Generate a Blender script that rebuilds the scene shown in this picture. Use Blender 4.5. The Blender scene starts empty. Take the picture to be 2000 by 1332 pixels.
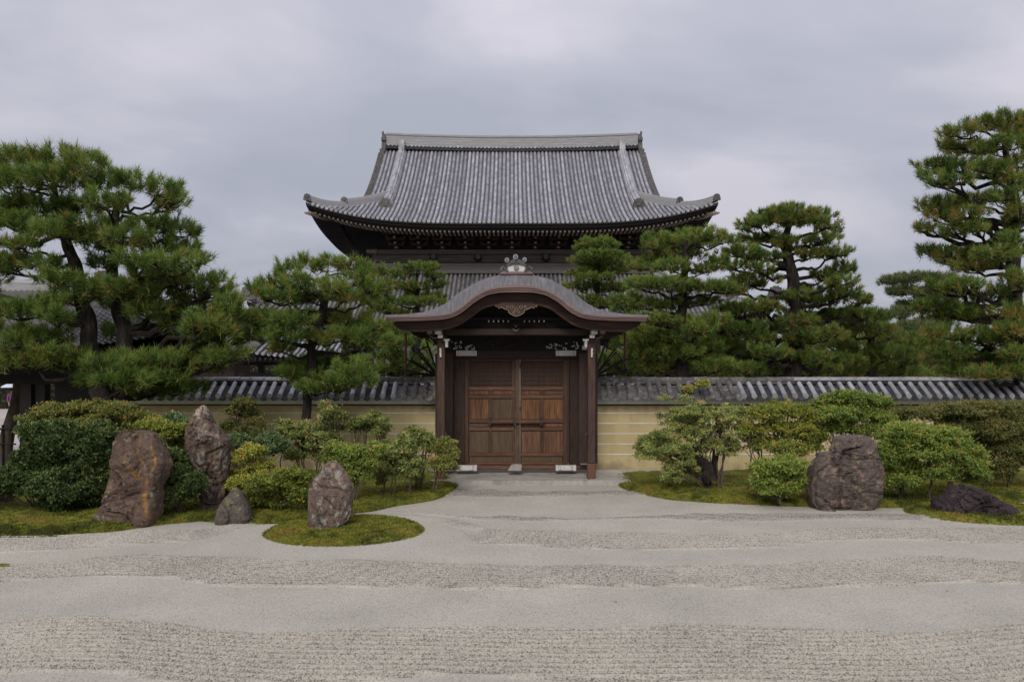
import bpy, math, random
import numpy as np
from mathutils import Vector, noise as mnoise
R = math.radians
random.seed(7)
rng = np.random.default_rng(11)
S = bpy.context.scene
COL = S.collection

# ------------------------------------------------------------------ camera, sky, sun, exposure
EYE, F, HY, CX = 2.4, 1550.0, 735.0, 1000.0
cam = bpy.data.cameras.new('camera'); co = bpy.data.objects.new('camera', cam); COL.objects.link(co)
co.location = (0, 0, EYE); co.rotation_euler = (R(90), 0, 0)
cam.sensor_width = 36; cam.lens = F/2000*36; cam.shift_y = 69/2000; cam.clip_start = .1; cam.clip_end = 2000
S.camera = co
SUN_EL, SUN_AZ = 36, 190        # azimuth measured clockwise from +Y: behind the camera, to the left
w = bpy.data.worlds.new('World'); S.world = w; w.use_nodes = True
nt = w.node_tree; nt.nodes.clear()
def wn(t, **k):
    n = nt.nodes.new(t)
    for a, b in k.items(): setattr(n, a, b)
    return n
wo = wn('ShaderNodeOutputWorld'); bg = wn('ShaderNodeBackground'); bg.inputs[1].default_value = .1
sky = wn('ShaderNodeTexSky', sky_type='NISHITA', sun_disc=False)
sky.sun_elevation = R(SUN_EL); sky.sun_rotation = R(SUN_AZ)
tc = wn('ShaderNodeTexCoord'); sp = wn('ShaderNodeSeparateXYZ'); nt.links.new(tc.outputs['Generated'], sp.inputs[0])
def wm(op, a, b=None, c=None):
    n = wn('ShaderNodeMath', operation=op)
    for i, v in enumerate((a, b, c)):
        if v is None: continue
        if isinstance(v, (int, float)): n.inputs[i].default_value = v
        else: nt.links.new(v, n.inputs[i])
    return n.outputs[0]
zp = wm('MAXIMUM', sp.outputs[2], 0.0)
den = wm('ADD', zp, .34)
cb = wn('ShaderNodeCombineXYZ')
nt.links.new(wm('DIVIDE', sp.outputs[0], den), cb.inputs[0]); nt.links.new(wm('DIVIDE', sp.outputs[1], den), cb.inputs[1])
n1 = wn('ShaderNodeTexNoise'); n1.inputs['Scale'].default_value = 1.7; n1.inputs['Detail'].default_value = 5; n1.inputs['Roughness'].default_value = .5; n1.inputs['Distortion'].default_value = .35
mp = wn('ShaderNodeMapping'); mp.inputs['Location'].default_value = (7.4, 1.6, 4.2); mp.inputs['Rotation'].default_value = (0, 0, R(22)); mp.inputs['Scale'].default_value = (.85, 1.25, 1)
nt.links.new(cb.outputs[0], mp.inputs[0]); nt.links.new(mp.outputs[0], n1.inputs['Vector'])
cr = wn('ShaderNodeValToRGB'); nt.links.new(n1.outputs['Fac'], cr.inputs[0])
e = cr.color_ramp.elements
e[0].position = .36; e[0].color = (.365, .38, .445, 1)
e[1].position = .64; e[1].color = (.56, .54, .60, 1)
m_ = e.new(.5); m_.color = (.435, .435, .505, 1)
# overcast luminance: grows gently and evenly from the horizon to the zenith
lum = wm('MULTIPLY_ADD', zp, .9, .86)
lum = wm('MULTIPLY', lum, 8.0)
sc = wn('ShaderNodeVectorMath', operation='SCALE'); nt.links.new(cr.outputs[0], sc.inputs[0]); nt.links.new(lum, sc.inputs['Scale'])
mx = wn('ShaderNodeMix', data_type='RGBA'); mx.inputs[0].default_value = .93
nt.links.new(sky.outputs[0], mx.inputs[6]); nt.links.new(sc.outputs[0], mx.inputs[7])
nt.links.new(mx.outputs[2], bg.inputs[0]); nt.links.new(bg.outputs[0], wo.inputs[0])
sl = bpy.data.lights.new('sun', 'SUN'); sl.energy = 1.5; sl.angle = R(24); sl.color = (1, .94, .84)
so = bpy.data.objects.new('sun', sl); COL.objects.link(so); so.location = (0, 0, 30)
sd = Vector((math.sin(R(SUN_AZ))*math.cos(R(SUN_EL)), math.cos(R(SUN_AZ))*math.cos(R(SUN_EL)), math.sin(R(SUN_EL))))
so.rotation_euler = sd.to_track_quat('Z', 'Y').to_euler()
S.view_settings.view_transform = 'Standard'; S.view_settings.look = 'None'; S.view_settings.gamma = 1
S.view_settings.exposure = .38; S.view_settings.use_curve_mapping = False
S.render.engine = 'CYCLES'

# ------------------------------------------------------------------ helpers
def W(px, py, D): return ((px-CX)/F*D, D, EYE-(py-HY)/F*D)
def XW(px, D): return (px-CX)/F*D
def ZW(py, D): return EYE-(py-HY)/F*D
def GD(py, z=0.0): return F*(EYE-z)/(py-HY)

origin = {}
def tag(o, label=None, cat=None, group=None, kind=None):
    if label: o['label'] = label
    if cat: o['category'] = cat
    if group: o['group'] = group
    if kind: o['kind'] = kind
    return o
def thing(name, label, cat, loc, group=None):
    o = bpy.data.objects.new(name, None); COL.objects.link(o); o.location = loc
    o.empty_display_size = .2
    origin[o] = Vector(loc); return tag(o, label, cat, group)
def link(name, me, parent=None, loc=None):
    o = bpy.data.objects.new(name, me); COL.objects.link(o)
    if parent is not None: o.parent = parent
    base = origin.get(parent, Vector((0, 0, 0))) if parent is not None else Vector((0, 0, 0))
    if loc is not None: o.location = Vector(loc)-base; origin[o] = Vector(loc)
    else: origin[o] = base
    return o
def np_mesh(name, V, Fc, mats, smooth=False, attrs=None, midx=None):
    V = np.asarray(V, dtype=np.float32).reshape(-1, 3); Fc = np.asarray(Fc, dtype=np.int32)
    n, k = Fc.shape
    me = bpy.data.meshes.new(name)
    me.vertices.add(len(V)); me.vertices.foreach_set('co', V.ravel())
    me.loops.add(n*k); me.loops.foreach_set('vertex_index', Fc.ravel())
    me.polygons.add(n); me.polygons.foreach_set('loop_start', np.arange(0, n*k, k, dtype=np.int32))
    try: me.polygons.foreach_set('loop_total', np.full(n, k, dtype=np.int32))
    except Exception: pass
    if smooth: me.polygons.foreach_set('use_smooth', np.ones(n, dtype=bool))
    if attrs:
        for a, v in attrs.items():
            at = me.attributes.new(a, 'FLOAT', 'FACE'); at.data.foreach_set('value', np.asarray(v, dtype=np.float32))
    for m in (mats if isinstance(mats, (list, tuple)) else [mats]): me.materials.append(m)
    me.update(calc_edges=True); me.validate()
    return me
def np_obj(name, V, Fc, mat, parent=None, smooth=False, attrs=None):
    V = np.asarray(V, dtype=np.float64).reshape(-1, 3)
    if parent is not None: V = V-np.array(origin[parent])
    return link(name, np_mesh(name, V, Fc, mat, smooth, attrs), parent)

class MB:
    def __init__(s): s.v = []; s.f = []
    def box(s, x0, x1, y0, y1, z0, z1, c=0.0):
        if c > 0:                     # chamfered vertical + horizontal edges
            n = len(s.v)
            for z, i in ((z0, c), (z0+c, 0), (z1-c, 0), (z1, c)):
                for (x, y) in ((x0+c, y0+i), (x1-c, y0+i), (x1-i, y0+c), (x1-i, y1-c), (x1-c, y1-i), (x0+c, y1-i), (x0+i, y1-c), (x0+i, y0+c)):
                    s.v.append((x, y, z))
            for k in range(3):
                for j in range(8):
                    a = n+k*8+j; b = n+k*8+(j+1) % 8
                    s.f.append((a, b, b+8, a+8))
            s.f.append(tuple(n+7-j for j in range(8))); s.f.append(tuple(n+24+j for j in range(8)))
            return s
        n = len(s.v)
        s.v += [(x0, y0, z0), (x1, y0, z0), (x1, y1, z0), (x0, y1, z0), (x0, y0, z1), (x1, y0, z1), (x1, y1, z1), (x0, y1, z1)]
        s.f += [tuple(n+i for i in q) for q in ((0, 3, 2, 1), (4, 5, 6, 7), (0, 1, 5, 4), (1, 2, 6, 5), (2, 3, 7, 6), (3, 0, 4, 7))]
        return s
    def pbox(s, x0, x1, y0, y1, D, d, c=0.0):   # box from picture extents at depth D, d deep
        s.box(XW(x0, D), XW(x1, D), D, D+d, ZW(y1, D), ZW(y0, D), c); return s
    def prism(s, pts, y0, y1):                  # pts (x,z) outline, extruded along y
        n = len(s.v); k = len(pts)
        for y in (y0, y1): s.v += [(p[0], y, p[1]) for p in pts]
        s.f.append(tuple(range(n, n+k))); s.f.append(tuple(range(n+2*k-1, n+k-1, -1)))
        for i in range(k):
            j = (i+1) % k; s.f.append((n+i, n+k+i, n+k+j, n+j))
        return s
    def slab(s, pts, z0, z1):                   # pts (x,y) outline, extruded up
        n = len(s.v); k = len(pts)
        for z in (z0, z1): s.v += [(p[0], p[1], z) for p in pts]
        s.f.append(tuple(range(n+k-1, n-1, -1))); s.f.append(tuple(range(n+k, n+2*k)))
        for i in range(k):
            j = (i+1) % k; s.f.append((n+i, n+j, n+k+j, n+k+i))
        return s
    def tube(s, pts, rad, k=8, cap=True):
        n = len(s.v); P = [Vector(p) for p in pts]; m = len(P)
        rad = rad if isinstance(rad, (list, tuple)) else [rad]*m
        u = None
        for i, p in enumerate(P):
            t = (P[min(i+1, m-1)]-P[max(i-1, 0)])
            t = t.normalized() if t.length > 1e-9 else Vector((0, 0, 1))
            if u is None:
                a = Vector((0, 0, 1)) if abs(t.z) < .9 else Vector((1, 0, 0)); u = t.cross(a).normalized()
            else:
                u = (u-t*u.dot(t)).normalized()
            v = t.cross(u)
            for j in range(k):
                a = 2*math.pi*j/k; q = p+(u*math.cos(a)+v*math.sin(a))*rad[i]; s.v.append(tuple(q))
        for i in range(m-1):
            for j in range(k):
                a = n+i*k+j; b = n+i*k+(j+1) % k; s.f.append((a, b, b+k, a+k))
        if cap:
            s.f.append(tuple(n+k-1-j for j in range(k))); s.f.append(tuple(n+(m-1)*k+j for j in range(k)))
        return s
    def disc(s, c, r, y1, k=14, r2=None):       # short cylinder facing -y from c.y to y1
        n = len(s.v); r2 = r2 or r
        for (y, rr) in ((c[1], r), (y1, r2)):
            for j in range(k):
                a = 2*math.pi*j/k; s.v.append((c[0]+rr*math.cos(a), y, c[2]+rr*math.sin(a)))
        s.f.append(tuple(n+j for j in range(k))); s.f.append(tuple(n+2*k-1-j for j in range(k)))
        for j in range(k):
            b = (j+1) % k; s.f.append((n+j, n+k+j, n+k+b, n+b))
        return s
    def grid(s, G):                             # G[i][j] points
        n = len(s.v); a = len(G); b = len(G[0])
        for r in G: s.v += [tuple(p) for p in r]
        for i in range(a-1):
            for j in range(b-1):
                q = n+i*b+j; s.f.append((q, q+1, q+b+1, q+b))
        return s
    def build(s, name, mat, parent=None, smooth=False, label=None, loc=None, kind=None):
        if loc is not None: base = Vector(loc)
        else: base = origin[parent] if parent is not None else Vector((0, 0, 0))
        me = bpy.data.meshes.new(name)
        me.from_pydata([(v[0]-base.x, v[1]-base.y, v[2]-base.z) for v in s.v], [], s.f)
        me.materials.append(mat)
        if smooth:
            me.polygons.foreach_set('use_smooth', [True]*len(me.polygons)); 
            try: me.set_sharp_from_angle(angle=R(40))
            except Exception: pass
        me.update()
        o = link(name, me, parent, loc)
        if label: o['label'] = label
        if kind: o['kind'] = kind
        return o

# ------------------------------------------------------------------ materials
def material(name, stops, scale=5, detail=6, rough=.8, stretch=(1, 1, 1), bump=.3, bscale=None, bdist=.01, rand=0.0, spec=.3,
             spots=None, dist=0.0, attr=None, trans=0.0, world=False, rl=.55):
    m = bpy.data.materials.new(name); m.use_nodes = True; t = m.node_tree; N = t.nodes; L = t.links
    b = N['Principled BSDF']; b.inputs['Roughness'].default_value = rough
    b.inputs['Specular IOR Level'].default_value = spec
    tcn = N.new('ShaderNodeTexCoord'); mpn = N.new('ShaderNodeMapping'); mpn.inputs['Scale'].default_value = stretch
    if world:
        g = N.new('ShaderNodeNewGeometry'); L.new(g.outputs['Position'], mpn.inputs[0])
    else: L.new(tcn.outputs['Object'], mpn.inputs[0])
    oi = N.new('ShaderNodeObjectInfo')
    if rand > 0 and not world:
        ml = N.new('ShaderNodeMath'); ml.operation = 'MULTIPLY'; ml.inputs[1].default_value = 50; L.new(oi.outputs['Random'], ml.inputs[0])
        cx = N.new('ShaderNodeCombineXYZ')
        for i in range(3): L.new(ml.outputs[0], cx.inputs[i])
        L.new(cx.outputs[0], mpn.inputs['Location'])
    nz = N.new('ShaderNodeTexNoise'); nz.inputs['Scale'].default_value = scale; nz.inputs['Detail'].default_value = detail; nz.inputs['Roughness'].default_value = rl
    nz.inputs['Distortion'].default_value = dist
    L.new(mpn.outputs[0], nz.inputs['Vector'])
    ramp = N.new('ShaderNodeValToRGB'); el = ramp.color_ramp.elements
    el[0].position = stops[0][0]; el[0].color = (*stops[0][1], 1); el[1].position = stops[-1][0]; el[1].color = (*stops[-1][1], 1)
    for p, c in stops[1:-1]: x = el.new(p); x.color = (*c, 1)
    fac = nz.outputs['Fac']
    if attr:
        at = N.new('ShaderNodeAttribute'); at.attribute_name = attr; fac = at.outputs['Fac']
    L.new(fac, ramp.inputs[0]); colr = ramp.outputs[0]
    for sp_ in (spots or []):          # (scale, low, high, colour, strength)
        n2 = N.new('ShaderNodeTexNoise'); n2.inputs['Scale'].default_value = sp_[0]; n2.inputs['Detail'].default_value = 5; n2.inputs['Roughness'].default_value = .65
        m2 = N.new('ShaderNodeMapping'); m2.inputs['Location'].default_value = (sp_[0]*1.7, 3.3, 1.1)
        m2.inputs['Scale'].default_value = sp_[5] if len(sp_) > 5 else (1, 1, 1)
        L.new(mpn.outputs[0] if len(sp_) <= 5 else (tcn.outputs['Object']), m2.inputs[0]); L.new(m2.outputs[0], n2.inputs['Vector'])
        mr = N.new('ShaderNodeMapRange'); mr.inputs[1].default_value = sp_[1]; mr.inputs[2].default_value = sp_[2]; mr.inputs[4].default_value = sp_[4]
        L.new(n2.outputs['Fac'], mr.inputs[0])
        mm = N.new('ShaderNodeMix'); mm.data_type = 'RGBA'; L.new(mr.outputs[0], mm.inputs[0]); L.new(colr, mm.inputs[6]); mm.inputs[7].default_value = (*sp_[3], 1)
        colr = mm.outputs[2]
    if rand > 0:
        mr = N.new('ShaderNodeMapRange'); mr.inputs[3].default_value = 1-rand; mr.inputs[4].default_value = 1+rand; L.new(oi.outputs['Random'], mr.inputs[0])
        vm = N.new('ShaderNodeVectorMath'); vm.operation = 'SCALE'; L.new(colr, vm.inputs[0]); L.new(mr.outputs[0], vm.inputs['Scale']); colr = vm.outputs[0]
    L.new(colr, b.inputs['Base Color'])
    if bump > 0:
        nb = N.new('ShaderNodeTexNoise'); nb.inputs['Scale'].default_value = bscale or scale*2; nb.inputs['Detail'].default_value = 6; nb.inputs['Roughness'].default_value = .65
        L.new(mpn.outputs[0], nb.inputs['Vector'])
        bp = N.new('ShaderNodeBump'); bp.inputs['Strength'].default_value = bump; bp.inputs['Distance'].default_value = bdist
        L.new(nb.outputs['Fac'], bp.inputs['Height']); L.new(bp.outputs[0], b.inputs['Normal'])
    if trans > 0:
        tr = N.new('ShaderNodeBsdfTranslucent'); L.new(colr, tr.inputs[0])
        ms = N.new('ShaderNodeMixShader'); ms.inputs[0].default_value = trans
        L.new(b.outputs[0], ms.inputs[1]); L.new(tr.outputs[0], ms.inputs[2]); L.new(ms.outputs[0], N['Material Output'].inputs[0])
    return m
M = {}
V_ = (9, 9, .8); H_ = (.8, 9, 9)
M['wood'] = material('dark_wood', [(.3, (.018, .010, .008)), (.7, (.05, .028, .020))], 4, stretch=V_, rough=.65, bump=.3, rand=.2)
M['woodh'] = material('dark_beam_wood', [(.3, (.018, .010, .008)), (.7, (.048, .027, .020))], 4, stretch=H_, rough=.65, bump=.3, rand=.2)
M['black'] = material('black_wood', [(.3, (.006, .005, .005)), (.7, (.014, .011, .010))], 6, rough=.8, rand=.15)  # near-black wood tone with slight random variation
M['post'] = material('post_wood', [(.3, (.035, .021, .017)), (.7, (.085, .052, .040))], 4, stretch=V_, rough=.7, bump=.4, spots=[(1.3, .5, .62, (.12, .05, .025), .5)])
M['postfoot'] = material('post_foot_wood', [(.3, (.09, .045, .030)), (.7, (.17, .088, .055))], 5, stretch=V_, rough=.8, bump=.4)
M['rail'] = material('door_rail_wood', [(.3, (.065, .030, .019)), (.7, (.145, .070, .042))], 4, stretch=H_, rough=.6, rand=.25)
M['stile'] = material('door_stile_wood', [(.3, (.042, .022, .015)), (.7, (.088, .045, .029))], 4, stretch=V_, rough=.6, rand=.2)
M['p_orange'] = material('amber_panel_wood', [(.35, (.085, .036, .015)), (.7, (.21, .098, .038))], 3, stretch=V_, rough=.6, rand=.15, spots=[(2.2, .52, .66, (.05, .022, .012), .8)])
M['p_grey'] = material('grey_panel_wood', [(.35, (.070, .046, .028)), (.7, (.12, .082, .050))], 3, stretch=V_, rough=.7, rand=.1)
M['p_red'] = material('red_panel_wood', [(.35, (.075, .034, .019)), (.7, (.175, .088, .048))], 3, stretch=V_, rough=.6, rand=.15)
M['p_dark'] = material('dark_panel_wood', [(.3, (.034, .017, .011)), (.7, (.075, .037, .023))], 3, stretch=V_, rough=.6, rand=.1)
M['bark_roof'] = material('cypress_bark_roof', [(.3, (.105, .10, .11)), (.5, (.14, .135, .145)), (.7, (.19, .185, .20))], 2, stretch=(9, .6, 2), rough=.9, bump=.5, bscale=12, spots=[(1.2, .55, .7, (.18, .13, .12), .6)])
M['bark_edge'] = material('cypress_bark_edge', [(.3, (.15, .10, .095)), (.7, (.26, .18, .17))], 2, stretch=(.6, 4, 20), rough=.85, bump=.5, bscale=3)
M['barge'] = material('bargeboard_wood', [(.3, (.022, .010, .007)), (.55, (.055, .024, .014)), (.75, (.12, .056, .030))], 2, stretch=(.8, 4, 4), rough=.5, bump=.2)
M['tile'] = material('grey_roof_tile', [(.3, (.17, .17, .185)), (.55, (.28, .28, .30)), (.75, (.40, .40, .42))], 6, rough=.4, bump=.25, rand=.22, spec=.5, spots=[(9, .58, .7, (.12, .11, .09), .7)])
M['tile_dark'] = material('dark_pan_tile', [(.3, (.022, .022, .025)), (.7, (.06, .06, .066))], 8, rough=.8, bump=.3, rand=.25, spec=.15)
M['tile_old'] = material('weathered_tile', [(.3, (.045, .045, .048)), (.5, (.095, .09, .092)), (.75, (.19, .18, .18))], 9, rough=.7, bump=.5, rand=.3, spots=[(7, .54, .66, (.13, .11, .055), .75)])
M['tile_hall'] = material('hall_roof_tile', [(.3, (.17, .17, .19)), (.5, (.27, .27, .295)), (.7, (.38, .38, .405))], 2.2, stretch=(1, .8, .8), rough=.55, bump=.4, rand=.2, spec=.45, spots=[(5, .6, .7, (.14, .13, .13), .6)])
M['pan_hall'] = material('hall_pan_tile', [(.3, (.055, .055, .065)), (.7, (.12, .12, .135))], 2.5, rough=.6, bump=.6, bscale=4, bdist=.05)
M['noshi'] = material('layered_ridge_tile', [(.3, (.20, .20, .21)), (.7, (.36, .355, .36))], 3, stretch=(.5, 3, 14), rough=.7, bump=.6, bscale=4, rand=.08)
M['course'] = material('weathered_course_tile', [(.3, (.085, .08, .075)), (.7, (.17, .16, .15))], 3, stretch=(.5, 3, 14), rough=.8, bump=.6, bscale=4)
M['tile_low'] = material('lower_roof_tile', [(.3, (.10, .095, .095)), (.5, (.16, .155, .155)), (.7, (.25, .24, .24))], 2.2, rough=.7, bump=.4, rand=.2)
M['cornice'] = material('cornice_plaster', [(.3, (.70, .70, .69)), (.7, (.82, .82, .81))], 3, rough=.85, bump=.1, spots=[(2.5, .52, .7, (.5, .47, .42), .4)])
M['ochre'] = material('ochre_plaster', [(.3, (.44, .355, .19)), (.55, (.50, .41, .23)), (.75, (.54, .45, .27))], .8, detail=8, rough=.92, bump=.15, bscale=25, bdist=.004,
    spots=[(1.0, .5, .75, (.30, .23, .12), .5, (4, 4, .25)), (.9, .52, .72, (.27, .205, .095), .55), (2.5, .57, .7, (.38, .25, .13), .35)])
def damp(m):
    N = m.node_tree.nodes; L = m.node_tree.links; b = N['Principled BSDF']; src = b.inputs['Base Color'].links[0].from_socket
    g = N.new('ShaderNodeNewGeometry'); sp3 = N.new('ShaderNodeSeparateXYZ'); L.new(g.outputs['Position'], sp3.inputs[0])
    nz = N.new('ShaderNodeTexNoise'); nz.inputs['Scale'].default_value = 1.6; nz.inputs['Detail'].default_value = 7; L.new(g.outputs['Position'], nz.inputs['Vector'])
    ma = N.new('ShaderNodeMath'); ma.operation = 'MULTIPLY_ADD'; L.new(nz.outputs['Fac'], ma.inputs[0]); ma.inputs[1].default_value = 2.0; ma.inputs[2].default_value = -.62
    sb_ = N.new('ShaderNodeMath'); sb_.operation = 'SUBTRACT'; L.new(ma.outputs[0], sb_.inputs[0]); L.new(sp3.outputs[2], sb_.inputs[1])
    mr = N.new('ShaderNodeMapRange'); mr.inputs[1].default_value = 0; mr.inputs[2].default_value = .3; mr.inputs[4].default_value = .75; L.new(sb_.outputs[0], mr.inputs[0])
    mm = N.new('ShaderNodeMix'); mm.data_type = 'RGBA'; L.new(mr.outputs[0], mm.inputs[0]); L.new(src, mm.inputs[6]); mm.inputs[7].default_value = (.20, .155, .10, 1)
    L.new(mm.outputs[2], b.inputs['Base Color'])
damp(M['ochre'])
M['white'] = material('white_plaster', [(.3, (.46, .46, .45)), (.7, (.62, .62, .61))], 3, rough=.85, bump=.1, spots=[(2.5, .5, .7, (.42, .40, .36), .4)])
M['paint'] = material('white_painted_metal', [(.3, (.44, .44, .42)), (.7, (.62, .62, .60))], 12, rough=.55, bump=.1)
M['line'] = material('white_line_plaster', [(.3, (.50, .48, .42)), (.6, (.66, .64, .58)), (.8, (.74, .72, .66))], 3, rough=.85, bump=0)
M['stone'] = material('granite_stone', [(.3, (.29, .27, .245)), (.6, (.38, .355, .325)), (.75, (.45, .42, .385))], 9, rough=.85, bump=.3, rand=.15, spots=[(1.5, .5, .7, (.17, .145, .12), .6)])
M['iron'] = material('dark_iron', [(.3, (.02, .018, .018)), (.7, (.05, .04, .04))], 10, rough=.5)
M['pinebark'] = material('pine_bark', [(.35, (.010, .008, .007)), (.6, (.030, .023, .019)), (.8, (.065, .052, .043))], 6, stretch=(2.2, 2.2, .6), rough=.95, bump=1, bscale=9, bdist=.04)
M['twig'] = material('shrub_bark', [(.3, (.05, .038, .028)), (.7, (.13, .10, .075))], 9, stretch=(2, 2, .6), rough=.95, bump=.5)
M['pine'] = material('pine_needle', [(0, (.030, .065, .016)), (.3, (.108, .188, .036)), (.55, (.24, .325, .066)), (.78, (.30, .25, .065)), (1, (.32, .17, .045))], attr='tint', rough=.6, bump=0, trans=.36)
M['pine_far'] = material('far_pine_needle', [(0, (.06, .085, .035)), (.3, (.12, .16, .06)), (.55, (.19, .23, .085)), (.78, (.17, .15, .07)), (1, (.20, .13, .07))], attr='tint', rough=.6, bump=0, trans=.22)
def leafmat(name, a, b, c, d):
    g = 1.12 if 'dark_green' in name else 1.48
    a, b, c, d = [tuple(v*k_*g for v in q) for q, k_ in ((a, .8), (b, 1.0), (c, 1.15), (d, 1.05))]
    return material(name, [(0, a), (.35, b), (.7, c), (1, d)], attr='tint', rough=.5, bump=0, trans=.25, spec=.35)
M['leaf_dark'] = leafmat('dark_green_leaf', (.022, .042, .013), (.058, .092, .027), (.13, .175, .050), (.20, .21, .06))
M['leaf_blue'] = leafmat('blue_green_leaf', (.04, .072, .030), (.078, .125, .050), (.14, .20, .08), (.25, .20, .08))
M['leaf_green'] = leafmat('green_leaf', (.040, .068, .015), (.105, .155, .030), (.21, .26, .052), (.31, .21, .06))
M['leaf_olive'] = leafmat('olive_leaf', (.065, .085, .022), (.12, .14, .034), (.20, .21, .052), (.32, .19, .06))
M['leaf_yellow'] = leafmat('yellow_green_leaf', (.07, .095, .018), (.18, .21, .036), (.32, .32, .060), (.38, .21, .07))
M['leaf_pale'] = leafmat('pale_leaf', (.075, .10, .030), (.155, .19, .055), (.28, .31, .095), (.36, .24, .11))
M['leaf_brown'] = leafmat('brownish_leaf', (.040, .055, .018), (.075, .092, .028), (.125, .135, .038), (.20, .12, .04))
M['moss'] = material('moss', [(.3, (.055, .064, .012)), (.45, (.125, .14, .020)), (.6, (.205, .21, .028)), (.75, (.30, .28, .04))], 2.2, detail=8, rough=.95, bump=1, bscale=35, bdist=.03, rl=.65,
    world=True, spots=[(2.6, .54, .68, (.12, .070, .025), .7)])
M['mossleaf'] = material('moss_blade', [(0, (.055, .065, .012)), (.4, (.145, .165, .025)), (.75, (.28, .28, .038)), (1, (.24, .14, .045))], attr='tint', rough=.9, bump=0, trans=.15)

# gravel: grains are a few millimetres to a centimetre; dark grains and painted ridge shade darken the raked furrows
def gravel_material():
    m = bpy.data.materials.new('raked_gravel'); m.use_nodes = True; t = m.node_tree; N = t.nodes; L = t.links
    b = N['Principled BSDF']; b.inputs['Roughness'].default_value = .95; b.inputs['Specular IOR Level'].default_value = .15
    g = N.new('ShaderNodeNewGeometry')
    v = N.new('ShaderNodeTexVoronoi'); v.inputs['Scale'].default_value = 100; L.new(g.outputs['Position'], v.inputs['Vector'])
    sx = N.new('ShaderNodeSeparateColor'); L.new(v.outputs['Color'], sx.inputs[0])
    at = N.new('ShaderNodeAttribute'); at.attribute_name = 'grain_shade'
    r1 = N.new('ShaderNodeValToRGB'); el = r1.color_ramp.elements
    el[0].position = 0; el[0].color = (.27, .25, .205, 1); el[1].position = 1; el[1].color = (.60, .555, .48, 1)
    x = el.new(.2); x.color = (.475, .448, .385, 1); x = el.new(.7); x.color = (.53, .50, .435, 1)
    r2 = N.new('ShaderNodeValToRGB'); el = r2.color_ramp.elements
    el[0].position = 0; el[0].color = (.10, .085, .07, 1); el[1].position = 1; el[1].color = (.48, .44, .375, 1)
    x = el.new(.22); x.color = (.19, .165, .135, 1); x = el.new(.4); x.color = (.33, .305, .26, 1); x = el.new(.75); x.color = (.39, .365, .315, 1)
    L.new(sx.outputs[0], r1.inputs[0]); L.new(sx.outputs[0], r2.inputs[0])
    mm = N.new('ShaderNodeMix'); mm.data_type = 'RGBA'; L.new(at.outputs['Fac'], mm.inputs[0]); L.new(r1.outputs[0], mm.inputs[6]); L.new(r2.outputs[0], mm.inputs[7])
    nz = N.new('ShaderNodeTexNoise'); nz.inputs['Scale'].default_value = .9; nz.inputs['Detail'].default_value = 7; L.new(g.outputs['Position'], nz.inputs['Vector'])
    mr = N.new('ShaderNodeMapRange'); mr.inputs[1].default_value = .3; mr.inputs[2].default_value = .7; mr.inputs[3].default_value = .9; mr.inputs[4].default_value = 1.08; L.new(nz.outputs['Fac'], mr.inputs[0])
    vm = N.new('ShaderNodeVectorMath'); vm.operation = 'SCALE'; L.new(mm.outputs[2], vm.inputs[0]); L.new(mr.outputs[0], vm.inputs['Scale'])
    L.new(vm.outputs[0], b.inputs['Base Color'])
    bp = N.new('ShaderNodeBump'); bp.inputs['Strength'].default_value = .8; bp.inputs['Distance'].default_value = .012; bp.invert = True
    L.new(v.outputs['Distance'], bp.inputs['Height']); L.new(bp.outputs[0], b.inputs['Normal'])
    return m
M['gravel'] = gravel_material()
M['court'] = material('courtyard_sand', [(.3, (.40, .36, .33)), (.7, (.50, .46, .42))], 1.5, rough=.95, bump=.3, bscale=30)

# ------------------------------------------------------------------ the ground
mb = MB(); mb.box(-700, 700, -60, 900, -.6, -.12); mb.build('ground', M['court'])['kind'] = 'structure'
FX = sorted([(-14, 11.6), (-9.5, 11.75), (-7.6, 11.8), (-6.86, 11.8), (-6.3, 12.1), (-5.56, 12.87), (-5.1, 13.1), (-4.67, 12.9), (-4.1, 12.85), (-3.6, 12.95), (-3.1, 13.5), (-2.78, 13.9), (-2.5, 14.15), (-2.1, 14.85), (-1.75, 15.15), (-1.5, 15.5), (-1.30, 16.1), (-1.2, 16.8), (-1.17, 17.6)])
RX = sorted([(2.33, 17.7), (2.36, 16.9), (2.58, 16.05), (3.06, 15.35), (3.86, 14.95), (4.74, 14.7), (5.6, 14.5), (7.0, 14.45), (8.06, 14.7), (9.8, 15.2), (12, 15.6), (16, 16)])
ISL = (-2.58, 12.27, 1.19, 1.12); ISR = (8.3, 13.8, 1.37, 1.08)
def lerp(tab, x):
    xs = [a for a, _ in tab]; ys = [b for _, b in tab]; return np.interp(x, xs, ys)
def isd(x, y, I):
    q = np.sqrt(((x-I[0])/I[2])**2+((y-I[1])/I[3])**2); return (q-1)*min(I[2], I[3])
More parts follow.
